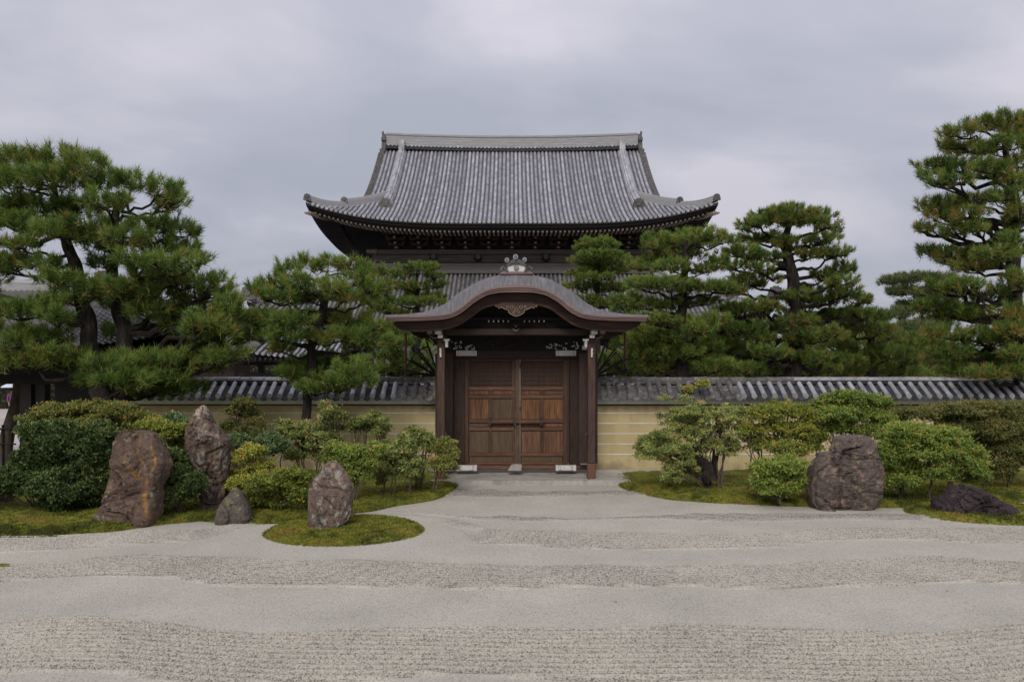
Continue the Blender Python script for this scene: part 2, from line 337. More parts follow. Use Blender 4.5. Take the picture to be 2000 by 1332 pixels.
def gravel():
    ys = np.concatenate([np.arange(4.6, 9.0, .0135), np.arange(9.0, 13.0, .022), np.arange(13, 19.6, .05)])
    xs = np.arange(-13, 13.01, .055)
    X, Y = np.meshgrid(xs, ys)
    # gently wavy rake lines, drawn round the islands
    wav = .27*np.sin(X*.62+.6)+.11*np.sin(X*1.25+2.0+Y*.25)+.05*np.sin(X*2.3+Y)
    wav += .25*np.exp(-((X+6.2)/1.6)**2)*np.sin(Y*1.2)
    U = Y+wav*np.clip((13.8-Y)/3, .25, 1)*np.clip(.45+Y*.035, 0, 1.2)
    dL = isd(X, Y, ISL); dR = isd(X, Y, ISR)
    nearL = np.clip(1-np.abs(dL)/1.1, 0, 1); nearL = nearL*nearL*(3-2*nearL)
    U = np.where(nearL > 0, U*(1-nearL)+(ISL[1]-dL*1.0-1.12)*nearL, U)
    bands = [(6.25, 7.6), (9.05, 10.2), (11.3, 12.35), (13.2, 13.7), (15.9, 16.6)]
    ew = lambda q: .13*np.sin(X*.8+q*1.7)+.07*np.sin(X*1.9+q*2.9)+.03*np.sin(X*4.1+q)
    band = np.zeros_like(U)
    for a, b in bands:
        c = .10 if a < 10 else .16
        c = .045+.05*(a > 10); band = np.maximum(band, np.clip((U+ew(a)-a)/c, 0, 1)*np.clip((b+ew(b)-U)/c, 0, 1))
    band *= .25+.75*np.clip((dL-.35)/.9, 0, 1)
    per = .115
    ph = U/per*2*np.pi
    rid = (.5+.5*np.cos(ph))**1.3
    brk = rng.random(X.shape)
    k = np.ones((3, 3))/9
    brk2 = (brk+np.roll(brk, 1, 0)+np.roll(brk, 1, 1)+np.roll(brk, -1, 0)+np.roll(brk, -1, 1))/5
    Z = band*(.040*rid+.007*(brk2-.5))+(1-band)*(.0012*rid+.004*(brk2-.5))
    Z += .012*np.sin(X*.5+Y*.8)
    # levels sink a little beneath the moss
    a, b = X.shape
    V = np.stack([X, Y, Z], -1).reshape(-1, 3)
    i = np.arange((a-1)*(b-1)); q = (i//(b-1))*b+i % (b-1)
    Fc = np.stack([q, q+1, q+b+1, q+b], -1)
    bf = (band*(.26+.74*np.clip((1-rid)**2.0*1.15+(brk2-.5)*.3, 0, 1)*np.clip(1.15-Y*.03, .5, 1)))[:-1, :-1].ravel()  # dark grains plus ridge shade painted into the band and furrow colour
    o = np_obj('gravel_ground', V, Fc, M['gravel'], smooth=True, attrs={'grain_shade': np.clip(bf+.07, 0, 1)})
    o['kind'] = 'structure'
gravel()
# the flat raked apron carries on out of the picture
mb = MB()
for q in ((-60, 60, -8, 4.6), (-60, -13, 4.6, 19.6), (13, 60, 4.6, 19.6)):
    mb.box(q[0], q[1], q[2], q[3], -.3, -.004)
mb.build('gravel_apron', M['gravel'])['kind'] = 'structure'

def vnoise(x, y, s, seed=0.0):
    return np.array([mnoise.noise((a*s+seed, b*s, seed)) for a, b in zip(np.ravel(x), np.ravel(y))]).reshape(np.shape(x))
def moss_z(x, y, which):
    x = np.asarray(x, float); y = np.asarray(y, float)
    if which == 'L': d = np.minimum(y-lerp(FX, x), -1.17-x)
    elif which == 'R': d = np.minimum(y-lerp(RX, x), x-2.33)
    elif which == 'IL': d = -isd(x, y, ISL)
    else: d = -isd(x, y, ISR)
    dd = np.clip(d, -.05, 10)
    big = .10 if which in 'LR' else .07
    z = .075*(1-np.exp(-np.clip(dd, 0, 9)/.06))+big*(1-np.exp(-np.clip(dd, 0, 9)/1.2))-np.clip(-dd, 0, 1)*1.0
    return z, d
def moss_bed(which, name, label, x0, x1, yb):
    nx = 240 if which in 'LR' else 120; ny = 70
    if which in 'LR':
        xs = np.linspace(x0, x1, nx); tab = FX if which == 'L' else RX
        v = np.linspace(0, 1, ny)**1.8
        X = np.repeat(xs[None], ny, 0); yf = lerp(tab, xs)-.03; Y = yf[None]+v[:, None]*(yb-yf[None])
    else:
        I = ISL if which == 'IL' else ISR
        r = np.linspace(0.02, 1.03, ny)**.7; a = np.linspace(0, 2*np.pi, nx)
        X = I[0]+I[2]*r[:, None]*np.cos(a)[None]; Y = I[1]+I[3]*r[:, None]*np.sin(a)[None]
    wob = vnoise(X, Y, 3.5, 2.0)*.05
    z, d = moss_z(X+wob, Y+wob, which)
    z = z+vnoise(X, Y, 5, 1.0)*.032+vnoise(X, Y, 14, 5.0)*.020+vnoise(X, Y, 1.1, 9.)*.03*np.clip(d, 0, 1)
    V = np.stack([X, Y, z], -1).reshape(-1, 3); a_, b_ = X.shape
    i = np.arange((a_-1)*(b_-1)); q = (i//(b_-1))*b_+i % (b_-1)
    o = np_obj(name, V, np.stack([q, q+1, q+b_+1, q+b_], -1), M['moss'], smooth=True); o['kind'] = 'structure'
    return o
moss_bed('L', 'moss_bank', '', -14, -1.16, 19.3); moss_bed('R', 'moss_bank', '', 2.32, 14, 19.3)
moss_bed('IL', 'moss_island', '', 0, 0, 0); moss_bed('IR', 'moss_island', '', 0, 0, 0)
def moss_fuzz(which, n, label):
    P = []
    while len(P) < n:
        if which == 'L': x = rng.uniform(-9, -1.17, 4000); y = lerp(FX, x)+rng.exponential(.55, 4000)-.035
        elif which == 'R': x = rng.uniform(2.33, 11, 4000); y = lerp(RX, x)+rng.exponential(.7, 4000)-.035
        else:
            I = ISL if which == 'IL' else ISR
            a = rng.uniform(0, 2*np.pi, 4000); r = np.sqrt(rng.uniform(0, 1.05, 4000)); x = I[0]+I[2]*r*np.cos(a); y = I[1]+I[3]*r*np.sin(a)
        z, d = moss_z(x, y, which); ok = (d > -.03-rng.exponential(.035, 4000)) & (y < 19); z = np.maximum(z, .004)
        P += list(np.stack([x, y, z], -1)[ok])
    P = np.array(P[:n]); k = 4
    B = np.repeat(P, k, 0)+rng.normal(0, .009, (n*k, 3)); 
    dr = rng.normal(0, .6, (n*k, 3)); dr[:, 2] = np.abs(dr[:, 2])+.7; dr /= np.linalg.norm(dr, axis=1)[:, None]
    L_ = rng.uniform(.012, .034, n*k)[:, None]; side = np.cross(dr, rng.normal(0, 1, (n*k, 3))); side /= np.linalg.norm(side, axis=1)[:, None]
    B[:, 2] += .002
    T = np.stack([B-side*.008, B+side*.008, B+dr*L_], 1).reshape(-1, 3)
    pt = np.clip(.45+vnoise(P[:, 0], P[:, 1], 1.3, 3.)*1.0+vnoise(P[:, 0], P[:, 1], 6, 8.)*.6+rng.normal(0, .12, n), 0, 1)
    tint = np.clip(np.repeat(pt, k)+rng.normal(0, .1, n*k), 0, 1)
    o = np_obj('moss', T, np.arange(n*k*3).reshape(-1, 3), M['mossleaf'], attrs={'tint': tint})
    tag(o, label, 'moss', kind='stuff')
moss_fuzz('L', 22000, 'green moss covering the bank under the left shrubs'); moss_fuzz('R', 22000, 'yellow green moss covering the bank right of the gate')
moss_fuzz('IL', 11000, 'round moss island around the standing rock in the gravel'); moss_fuzz('IR', 9000, 'brownish moss island under the low dark rock at right')
# tiny moss patch at the left edge
mb = MB()
c = (XW(2, GD(1107)), GD(1107)); G = []
for i in range(6):
    r = i/5; G.append([(c[0]+.16*r*math.cos(a)*(1+.2*math.sin(3*a)), c[1]+.12*r*math.sin(a), .035*(1-r*r)+.003+.01*random.random()*(1-r)) for a in [2*math.pi*j/20 for j in range(21)]])
mb.grid(G); tag(mb.build('moss_patch', M['moss']), 'tiny brown moss patch in the gravel at the left edge', 'moss')

# ------------------------------------------------------------------ stone platform before the gate
GX = .10
PY0, PY1, PX0, PX1 = 17.42, 19.9, -2.45, 2.62
mb = MB(); mb.box(PX0+.01, PX1-.01, PY0+.01, PY1, -.1, .085); plat = mb.build('stone_platform', M['stone']); plat['kind'] = 'structure'; origin[plat] = Vector((0, 0, 0))
def clip(poly, x0, x1, y0, y1):
    for ax, v, sgn in ((0, x0, 1), (0, x1, -1), (1, y0, 1), (1, y1, -1)):
        out = []
        for i in range(len(poly)):
            a, b = poly[i], poly[(i+1) % len(poly)]
            da, db = (a[ax]-v)*sgn, (b[ax]-v)*sgn
            if da >= 0: out.append(a)
            if da*db < 0:
                t_ = da/(da-db); out.append((a[0]+(b[0]-a[0])*t_, a[1]+(b[1]-a[1])*t_))
        poly = out
        if len(poly) < 3: return []
    return poly
def slab_obj(poly, z0, z1, m, name='slab'):
    MB().slab(poly, z0, z1).build(name, m, plat)
edges = [-2.45, -1.55, -.42, .75, 1.62, 2.62]
for a, b in zip(edges[:-1], edges[1:]): slab_obj([(a+.006, PY0), (b-.006, PY0), (b-.006, PY0+.22), (a+.006, PY0+.22)], 0, .115+random.uniform(-.003, .003), M['stone'], 'kerb_stone')
inner = (-1.5, 1.72, PY0+.232, PY1-.7); q = .27
for i in range(-12, 13):
    for j in range(-12, 13):
        if (i+j) % 2: continue
        cx_, cy_ = .1+i*q, 18.5+j*q; h = q-.007
        p = clip([(cx_-h, cy_), (cx_, cy_-h), (cx_+h, cy_), (cx_, cy_+h)], *inner)
        if p: slab_obj(p, 0.02, .10+random.uniform(-.003, .003), M['stone'])
for x0, x1 in ((-2.44, -1.52), (1.74, 2.61)):
    for y0 in (PY0+.232, PY0+.95): slab_obj([(x0, y0), (x1, y0), (x1, y0+.70), (x0, y0+.70)], .02, .10+random.uniform(-.003, .004), M['stone'])

# ------------------------------------------------------------------ garden walls
WD = 19.0
def cover_tile_mesh(r=.058, L_=.44, drop=.29, segs=8, name='cover_tile'):
    mb = MB(); n = 4
    for k in range(n+1):
        pass
    G = []
    for k in range(2):
        t0 = k/2; t1 = (k+1)/2
        for t_, rr in ((t0, r*.97), (t1, r*1.05)):
            G.append([(rr*math.cos(a), -L_*t_, -drop*t_+rr*math.sin(a)+.02) for a in [math.pi*j/segs for j in range(segs+1)]])
    mb.grid(G)
    c = (0, -L_-.004, -drop+.02)
    mb.disc(c, r*1.1, -L_+.03, 14); mb.disc((0, -L_-.010, -drop+.02), r*.55, -L_, 10)
    me = bpy.data.meshes.new(name); me.from_pydata(mb.v, [], mb.f); return me
def pan_tile_mesh(wd=.155, L_=.19, drop=.122):
    mb = MB(); G = []
    for (y, z) in ((0, .0), (-L_, -drop), (-L_, -drop-.022)):
        G.append([(x*wd, y, z-.03*(1-(2*x)**2)) for x in [-.5+i/5 for i in range(6)]])
    mb.grid(G); me = bpy.data.meshes.new('pan_tile'); me.from_pydata(mb.v, [], mb.f); return me
cover_old, cover_new = cover_tile_mesh(), cover_tile_mesh(); cover_new.materials.append(M['tile']); cover_old.materials.append(M['tile_old'])
pan_d, pan_o = pan_tile_mesh(), pan_tile_mesh(); pan_d.materials.append(M['tile_dark']); pan_o.materials.append(M['tile_old'])
cap_mb = MB(); cap_mb.grid([[(x, .085*math.cos(a), .085*math.sin(a)+.0) for a in [math.pi*j/8 for j in range(9)]] for x in (0, .285)] )
cap_mb.grid([[(x, .094*math.cos(a), .094*math.sin(a)) for a in [math.pi*j/8 for j in range(9)]] for x in (.262, .298)])
def capmesh(m):
    me = bpy.data.meshes.new('ridge_tile'); me.from_pydata(cap_mb.v, [], cap_mb.f); me.materials.append(m); me.polygons.foreach_set('use_smooth', [True]*len(me.polygons)); return me
cap_n, cap_o = capmesh(M['tile']), capmesh(M['tile_old'])
noshi_mb = MB().box(0, .30, -.13, .13, 0, .026)
def noshimesh(m):
    me = bpy.data.meshes.new('layer_tile'); me.from_pydata(noshi_mb.v, [], noshi_mb.f); me.materials.append(m); return me
no_n, no_o = noshimesh(M['tile_dark']), noshimesh(M['tile_old'])
def garden_wall(x0, x1, label, oldto, sgn):
    t = thing('garden_wall', label, 'wall', ((x0+x1)/2, WD+.25, 0))
    MB().box(x0, x1, WD, WD+.5, .17, 1.76).build('wall_body', M['ochre'], t)
    MB().box(x0, x1, WD-.03, WD+.53, -.1, .17).build('stone_footing', M['stone'], t)
    pts = [(WD-.03, 1.737), (WD-.13, 1.745), (WD-.165, 1.885), (WD+.7, 1.885), (WD+.55, 1.735)]
    b = MB(); n = 0
    for x in (x0, x1): b.v += [(x, p[0], p[1]) for p in pts]
    b.f += [(0, 1, 2, 3, 4), (9, 8, 7, 6, 5)]+[(i, 5+i, 5+(i+1) % 5, (i+1) % 5) for i in range(5)]
    b.build('cornice', M['cornice'], t)
    MB().box(x0, x1, WD-.025, WD+.01, 1.705, 1.733).build('cornice_shadow_strip', M['wood'], t)  # dark strip put in as the shadow line below the cornice
    for k in range(5):
        z = 1.522-.2465*k
        MB().box(x0, x1, WD-.006, WD+.01, z-.012, z+.012).build('white_line', M['line'], t)
    MB().box(x0, x1, WD-.22, WD+.80, 1.886, 1.915).build('eave_board', M['wood'], t)
    # roof bed, then tiles
    b = MB(); b.grid([[(x, WD+.20, 2.20), (x, WD-.30, 1.90), (x, WD-.28, 1.89)] for x in (x0, x1)]); b.grid([[(x, WD+.86, 1.90), (x, WD+.26, 2.2)] for x in (x0, x1)]); b.build('roof_bed', M['tile_dark'], t)
    sp_ = .242; n = int((x1-x0)/sp_)
    for i in range(n+1):
        x = (x1-.08-i*sp_) if sgn < 0 else (x0+.08+i*sp_)
        if x < x0 or x > x1: continue
        old = abs(x) < oldto+random.uniform(-.6, .6)
        o = link('cover_tile', cover_old if old else cover_new, t, (x+random.uniform(-.008, .008), WD+.07, 2.205+random.uniform(-.005, .005)))
        o.rotation_euler.z = random.gauss(0, .02 if old else .008)
        for j in range(3):
            xx = x+sp_/2*(-1 if sgn < 0 else 1)
            if xx < x0 or xx > x1: continue
            link('pan_tile', pan_o if old else pan_d, t, (xx, WD+.07-.155*j, 2.205-.102*j+random.uniform(-.004, .004)))
    # back slope: one part, unseen from the garden
    b = MB()
    for i in range(n):
        x = x0+.1+i*sp_; b.grid([[(x+.068*math.cos(a), WD+.35+.47*s, 2.2-.28*s+.068*math.sin(a)) for a in [math.pi*j/5 for j in range(6)]] for s in (0, 1)])
    b.build('rear_tiles', M['tile_dark'], t, kind='stuff')
    for L_ in range(4):
        n = int((x1-x0)/.30)
        for i in range(n+1):
            x = x0+i*.302
            if x+.2 > x1: continue
            old = abs(x) < oldto+1
            if L_ < 3:
                o = link('layer_tile', no_o if old else no_n, t, (x, WD+.23+random.uniform(-.01, .01)*(2 if old else .6), 2.215+L_*.030+random.uniform(-.002, .002)))
                o.scale = (1, 1-.13*L_, 1)
            else:
                o = link('ridge_tile', cap_o if old else cap_n, t, (x, WD+.23, 2.300+random.uniform(-.004, .004)*(2 if old else 1))); 
    return t
garden_wall(-9.9, -1.74, 'ochre plaster wall with five white lines, left of the gate', 2.6, -1)
garden_wall(1.98, 14.2, 'long ochre plaster wall with five white lines, right of the gate', 5.6, 1)

# ------------------------------------------------------------------ the gate
gate = thing('temple_gate', 'dark wooden gate with curved bark roof and closed double doors', 'gate', (GX, 18.6, .1))
GC = 1008.5
A_ = [(0, 536), (32, 537), (65, 545), (94, 560), (119, 577), (137, 592), (155, 602), (180, 609.5), (216, 613.7), (257, 615.5)]
B_ = [(0, 557), (33, 559), (65, 567.6), (87, 581), (105, 597), (119, 606.5), (137, 612.6), (155, 615), (191, 616.5), (257, 617)]
C_ = [(0, 570), (33, 570.5), (58, 575.5), (83, 590), (105, 609), (123, 618.7), (144, 623.4), (191, 626), (254, 627)]
E_ = [(0, 597), (47, 597), (68, 604), (80, 614), (94, 624), (112, 636), (137, 643.5), (173, 647.3), (215, 647.6), (232, 642), (241, 633)]
def cur(tab, n=81, xm=None):
    xs = [a for a, _ in tab]; xm = xm or xs[-1]
    out = []
    # smooth the table with small averaging
    f = lambda d: sum(float(np.interp(abs(d+k), xs, [b for _, b in tab])) for k in (-6, -3, 0, 3, 6))/5
    for i in range(n):
        d = -xm+2*xm*i/(n-1); out.append((d, f(d)))
    return out
def cw(tab, D, Dp=None, n=81, xm=None, dz=0):
    Dp = Dp or D
    return [(XW(GC+d, D), Dp, ZW(y, D)+dz) for d, y in cur(tab, n, xm)]
DF = 16.95; DB = 20.7
a = cw(A_, 17.45); b_ = cw(B_, DF)
mid = [((p[0]+q[0])/2, DF+.16, q[2]+(p[2]-q[2])*.62) for p, q in zip(a, b_)]
G = [[(p[0], DB, p[2]) for p in a], [(p[0], DB-.5, p[2]) for p in a], a, mid, b_]
MB().grid(G).build('roof', M['bark_roof'], gate, smooth=True)
c_ = cw(C_, DF)
c_ = [(b_[i][0]*.0+p[0], p[1], p[2]) for i, p in enumerate(c_)]
def mixr(p, q, t_, dy): return [(u[0]+(v[0]-u[0])*t_, DF+dy, u[2]+(v[2]-u[2])*t_) for u, v in zip(p, q)]
G = [b_, mixr(b_, c_, .34, 0), mixr(b_, c_, .36, .03), mixr(b_, c_, .66, .03), mixr(b_, c_, .68, .06), mixr(b_, c_, 1, .06)]
MB().grid(G).build('roof_edge', M['bark_edge'], gate, smooth=False)
cin = mixr(b_, c_, 1, .06)
G = [cin, [(p[0], DB, p[2]) for p in cin]]
MB().grid(G).build('soffit', M['wood'], gate)
# side edges and back of the roof
mb = MB()
for i in (0, -1):
    mb.grid([[b_[i], a[i], (a[i][0], DB, a[i][2])], [cin[i], (cin[i][0], 17.45, cin[i][2]), (cin[i][0], DB, cin[i][2])]])
mb.grid([[(p[0], DB, p[2]) for p in a], [(p[0], DB, p[2]) for p in cin]]); mb.build('roof_rim', M['bark_edge'], gate)
# bargeboard front and back
e_top = cw(C_, DF+.42, xm=241, dz=.02); e_bot = cw(E_, DF+.42, xm=241)
for nm, y0, y1 in (('bargeboard', DF+.42, DF+.52), ('bargeboard', DB-.3, DB-.2)):
    tp = [(p[0], y0, p[2]) for p in e_top]; bt = [(p[0], y0, min(p[2], q_[2]-.02)) for p, q_ in zip(e_bot, e_top)]
    MB().grid([[(p[0], y1, p[2]) for p in bt], bt, [(p[0], y0-.0, p[2]+.02) for p in bt], tp, [(p[0], y1, p[2]) for p in tp]]).build(nm, M['barge'], gate)
    if y0 < 18:
        bt2 = [(p[0], y0-.03, p[2]) for p in bt]; up = [(p[0], y0-.03, p[2]+.045) for p in bt]
        MB().grid([[(p[0], y0+.05, p[2]-.003) for p in bt2], bt2, up, [(p[0], y0+.05, p[2]+.003) for p in up]]).build('bargeboard_lip', M['barge'], gate)
# pendant carving under the peak
mb = MB(); s_ = (DF)/F
pend = [(-41, 0), (-39, 4), (-36, 2), (-34, 7), (-30, 4), (-24, 7), (-19, 9), (-15, 9), (-16, 13), (-12, 17), (-6, 20), (0, 22)]
pend = pend+[(-x, y) for x, y in pend[-2::-1]]
pts = [(XW(GC+x, DF+.34), ZW(596+y, DF+.34)) for x, y in pend]
mb.prism([pts[0]]+pts[1:]+[(XW(GC+30, DF+.34), ZW(590, DF+.34)), (XW(GC-30, DF+.34), ZW(590, DF+.34))], DF+.34, DF+.41)
pd = mb.build('pendant', M['barge'], gate)
M['carve_hi'] = material('worn_carved_edge', [(.3, (.22, .17, .14)), (.7, (.34, .27, .23))], 8, rough=.8)
MB().tube([(p[0], DF+.335, p[1]) for p in pts], .008, 5).build('pendant_edge', M['carve_hi'], pd)
mb = MB()
for x, y, r in ((-9, 4, 3.2), (9, 4, 3.2), (0, 8, 3.4), (-5, 14, 2.2), (5, 14, 2.2), (-17, 3, 2.0), (17, 3, 2)):
    cc = W(GC+x, 596+y, DF+.33); ring = [(cc[0]+r*s_*math.cos(t_), cc[1], cc[2]+r*s_*math.sin(t_)) for t_ in [i*math.pi/4 for i in range(9)]]
    mb.tube(ring, .006, 5)
mb.build('pendant_scroll', M['carve_hi'], pd)
# gable panel, beams
MB().pbox(860, 1157, 600, 640, 17.95, .06).build('gable_panel', M['black'], gate)
MB().pbox(858, 1159, 641, 655, 17.82, .2, .02).build('rainbow_beam', M['woodh'], gate)
MB().pbox(855, 1162, 619, 625, 17.80, .12, .01).build('upper_beam', M['black'], gate)
for s2 in (-1, 1):
    for k in range(5):
        x = GC+s2*(16+k*9.5); MB().pbox(x-1.3, x+1.3, 625.5, 629, 17.74, .3).build('rafter_end', M['carve_hi'], gate)
mb = MB(); cc = W(GC-1, 640, 17.78)
mb.tube([(cc[0]+.07*math.cos(t_), cc[1], cc[2]+.07*math.sin(t_)) for t_ in [math.pi*(1.05+.9*i/8) for i in range(9)]], [.004+.01*math.sin(math.pi*i/8) for i in range(9)], 6)
mb.tube([(cc[0]-.03, cc[1], cc[2]+.06), (cc[0], cc[1], cc[2]-.01), (cc[0]+.03, cc[1], cc[2]+.06)], .007, 5)
mb.build('beam_crest', M['carve_hi'], gate)
# transom with carved openwork
MB().pbox(880, 1137, 656, 684, 18.75, .05).build('transom_board', M['black'], gate)
MB().pbox(868, 1149, 683, 701, 18.85, .25, .02).build('lintel', M['woodh'], gate)
def carving(x0, x1, y0, y1, D, m, n, nm):
    mb = MB()
    for i in range(n):
        c0 = W(random.uniform(x0, x1), random.uniform(y0, y1), D); r = random.uniform(.02, .045); a0 = random.uniform(0, 6.28); L_ = random.uniform(2, 4.5)
        mb.tube([(c0[0]+r*(1-.1*j)*math.cos(a0+L_*j/6), D, c0[2]+r*(1-.1*j)*math.sin(a0+L_*j/6)) for j in range(7)], [.003, .008, .011, .011, .009, .006, .003], 5)
    mb.build(nm, m, gate, kind='stuff')
carving(881, 905, 665, 682, 18.70, M['paint'], 12, 'white_carving'); carving(903, 927, 676, 682, 18.70, M['paint'], 9, 'white_carving')
carving(1066, 1098, 672, 682, 18.70, M['paint'], 12, 'white_carving'); carving(1096, 1135, 665, 682, 18.70, M['paint'], 14, 'white_carving')
carving(955, 1055, 668, 682, 18.70, M['barge'], 26, 'dark_carving')
# posts
for x0, x1 in ((853.5, 868.5), (1148, 1163)):
    p = MB().pbox(x0, x1, 662, 905, 17.8, .19, .015).build('post', M['post'], gate)
    zf = ZW(905, 17.8)
    MB().box(XW(x0-.5, 17.8), XW(x1+.5, 17.8), 17.795, 17.995, .10, zf-.002, .012).build('post_foot', M['postfoot'], p)
    out = -1 if x0 < 1000 else 1; cxm = (x0+x1)/2
    k1 = MB(); k1.pbox(cxm+out*6-6, cxm+out*6+6, 645, 652, 17.45, .35).build('beam_end', M['paint'], p)
    k1 = MB(); k1.pbox(cxm-out*-1.5-4.5, cxm-out*-1.5+4.5, 653.5, 660, 17.55, .25).build('beam_end', M['paint'], p)
    MB().pbox(cxm-out*11-2.5, cxm-out*11+2.5, 662, 678, 17.7, .2).build('beam_end', M['paint'], p)
    MB().pbox(cxm-out*11-5.5, cxm-out*11+5.5, 662, 665.5, 17.69, .2).build('beam_end', M['paint'], p)
    mb = MB(); prof = [(0, 0), (3, 0), (4, 3), (2.6, 7), (4, 10), (2.6, 14), (3.5, 17), (0, 18)]
    q0 = cxm+out*-1
    mb.prism([(XW(q0+out*x, 17.74), ZW(680+y, 17.74)) for x, y in prof][::out], 17.74, 17.85); mb.build('carved_nosing', M['paint'], p)
    MB().pbox(min(cxm, cxm+out*18)-4, max(cxm, cxm+out*18)+4, 652, 662, 17.85, .25, .02).build('bracket_arm', M['woodh'], p)
    MB().pbox(cxm-12, cxm+12, 655, 663, 17.78, .3, .02).build('bracket_block', M['woodh'], p)
    mb = MB(); bb = W(cxm+out*9, 658, 17.7); mb.tube([(bb[0]+out*.17*t_, bb[1], bb[2]-.03+.07*t_*t_) for t_ in [i/6 for i in range(7)]], [.012*(1-i/9) for i in range(7)], 6); mb.build('curved_nosing', M['carve_hi'], p)
    # eave purlin running back
    MB().pbox(cxm+out*22-5, cxm+out*22+5, 646, 652, 17.2, 3.2).build('eave_beam', M['woodh'], gate)
# side walls, inner posts, door frame
for x0, x1, l in ((850, 884, 0), (1131, 1167, 1)):
    MB().pbox(x0, x1, 690, 905, 18.55, .08).build('side_panel', M['wood'], gate)
MB().pbox(883, 908, 686, 912, 18.9, .2, .012).build('inner_post', M['wood'], gate)
MB().pbox(1112, 1133, 686, 912, 18.9, .2, .012).build('inner_post', M['wood'], gate)
for x in (1109, 1131): MB().pbox(x, x+3, 700, 905, 18.84, .06).build('frame_moulding', M['wood'], gate)
MB().pbox(907, 914.5, 700, 910, 18.93, .16).build('door_frame', M['stile'], gate)
MB().pbox(1101, 1109, 700, 910, 18.93, .16).build('door_frame', M['stile'], gate)
MB().pbox(868, 1149, 909, 917, 18.88, .25, .015).build('threshold', M['rail'], gate)
DD = 19.0
for side, (x0, x1, cols, mats) in enumerate(((914.7, 1007, ((915.8, 954), (961, 1000)), (('p_orange', 'p_grey'), ('p_grey', 'p_grey'))), (1016, 1101, ((1016.4, 1055), (1061, 1100)), (('p_orange', 'p_orange'), ('p_red', 'p_red'))))):
    d = MB().pbox(x0, x1, 701, 907, DD+.05, .05).build('door', M['p_dark'], gate)
    for xa, xb in ((x0, x0+2.6), (x1-(7 if side == 0 else 1.6), x1)): MB().pbox(xa, xb, 701, 907, DD, .05, .004).build('stile', M['stile'], d)
    for ya, yb in ((701, 705), (755.5, 762), (771, 778), (818.5, 826), (834, 841), (884, 891), (902.5, 907)): MB().pbox(x0+1, x1-1, ya, yb, DD-.012, .055, .006).build('rail', M['rail'], d)
    xm0, xm1 = cols[0][1], cols[1][0]
    for ya, yb in ((762, 771), (778, 818.5), (826, 834), (841, 884)):
        MB().pbox(xm0, xm1, ya+.3, yb-.3, DD-.004, .05, .004).build('muntin', M['stile'], d)
    for ci, (xa, xb) in enumerate(cols):
        MB().pbox(xa, xb, 763, 770, DD+.02, .03).build('panel', M['p_red'], d)
        # each big panel is three vertical boards
        for ri, (ya, yb) in enumerate(((778.5, 818), (841.5, 883.5))):
            n = 3; ww = (xb-xa)/n
            for k in range(n): MB().pbox(xa+k*ww+.12, xa+(k+1)*ww-.12, ya, yb, DD+.022+random.uniform(0, .004), .03).build('panel_board', M[mats[ri][ci]], d)
        MB().pbox(xa, xb, 827, 833, DD+.02, .03).build('panel', M['p_grey'] if side == 0 else M['p_red'], d)
    MB().pbox(x0+3, x1-3, 891.5, 902, DD+.015, .03).build('panel', M['p_grey'], d)
    # lattice screen in the top light
    n = 11
    for k in range(n):
        x = x0+5+(x1-x0-12)*k/(n-1); MB().pbox(x-.7, x+.7, 705, 755, DD+.02, .025).build('lattice_bar', M['p_dark'], d)
    for k in range(6):
        y = 709+k*8.4; MB().pbox(x0+3, x1-3, y-.5, y+.5, DD+.028, .02).build('lattice_bar', M['p_dark'], d)
MB().pbox(1007.2, 1015.5, 701, 906, DD-.05, .09, .008).build('meeting_stile', M['p_grey'], gate)
MB().pbox(953, 1062, 820.5, 826.5, DD-.13, .06, .008).build('latch_bar', M['rail'], gate)
for x in (957, 1005, 1057): MB().pbox(x-2, x+2, 815, 831, DD-.15, .10, .005).build('latch_bracket', M['iron'], gate)
for x0, y0, y1 in ((891, 684.5, 695), (1085.5, 684.5, 695)):
    p = MB().pbox(x0, x0+40, y0, y1, 18.72, .12, .008).build('head_plate', M['white'], gate)
    for xx in (x0+5, x0+35):
        for yy in (y0+3, y1-3): MB().disc(W(xx, yy, 18.71), .012, 18.73, 8).build('nail', M['iron'], p)
for x0, y0, y1 in ((891.5, 909, 919), (1085.5, 909, 919)):
    p = MB().pbox(x0+6, x0+34, y0+.5, y1, 18.60, .2, .01).build('foot_plate', M['paint'], gate)
    MB().pbox(x0, x0+6, y0, y1+.8, 18.58, .2, .01).build('foot_block', M['paint'], p); MB().pbox(x0+34, x0+40, y0, y1+.8, 18.58, .2, .01).build('foot_block', M['paint'], p)
    for xx in (x0+9, x0+31):
        for yy in (y0+3, y1-2.5): MB().disc(W(xx, yy, 18.59), .010, 18.61, 8).build('nail', M['iron'], p)
mb = MB(); mb.prism([(XW(x, 18.5), ZW(y, 18.5)) for x, y in ((992, 919), (1018, 919), (1019, 908), (1010, 907), (998, 909))], 18.5, 18.7); mb.build('stop_stone', M['stone'], gate)
# iron ring fittings on the posts
for x in (873, 1146): MB().tube([W(x-3, 845, 17.75), W(x, 851, 17.72), W(x+3, 849, 17.75)], .015, 6).build('hook', M['iron'], gate)
# ceiling and dark back of the porch
MB().pbox(862, 1156, 600, 660, 20.3, .06).build('rear_gable', M['black'], gate)
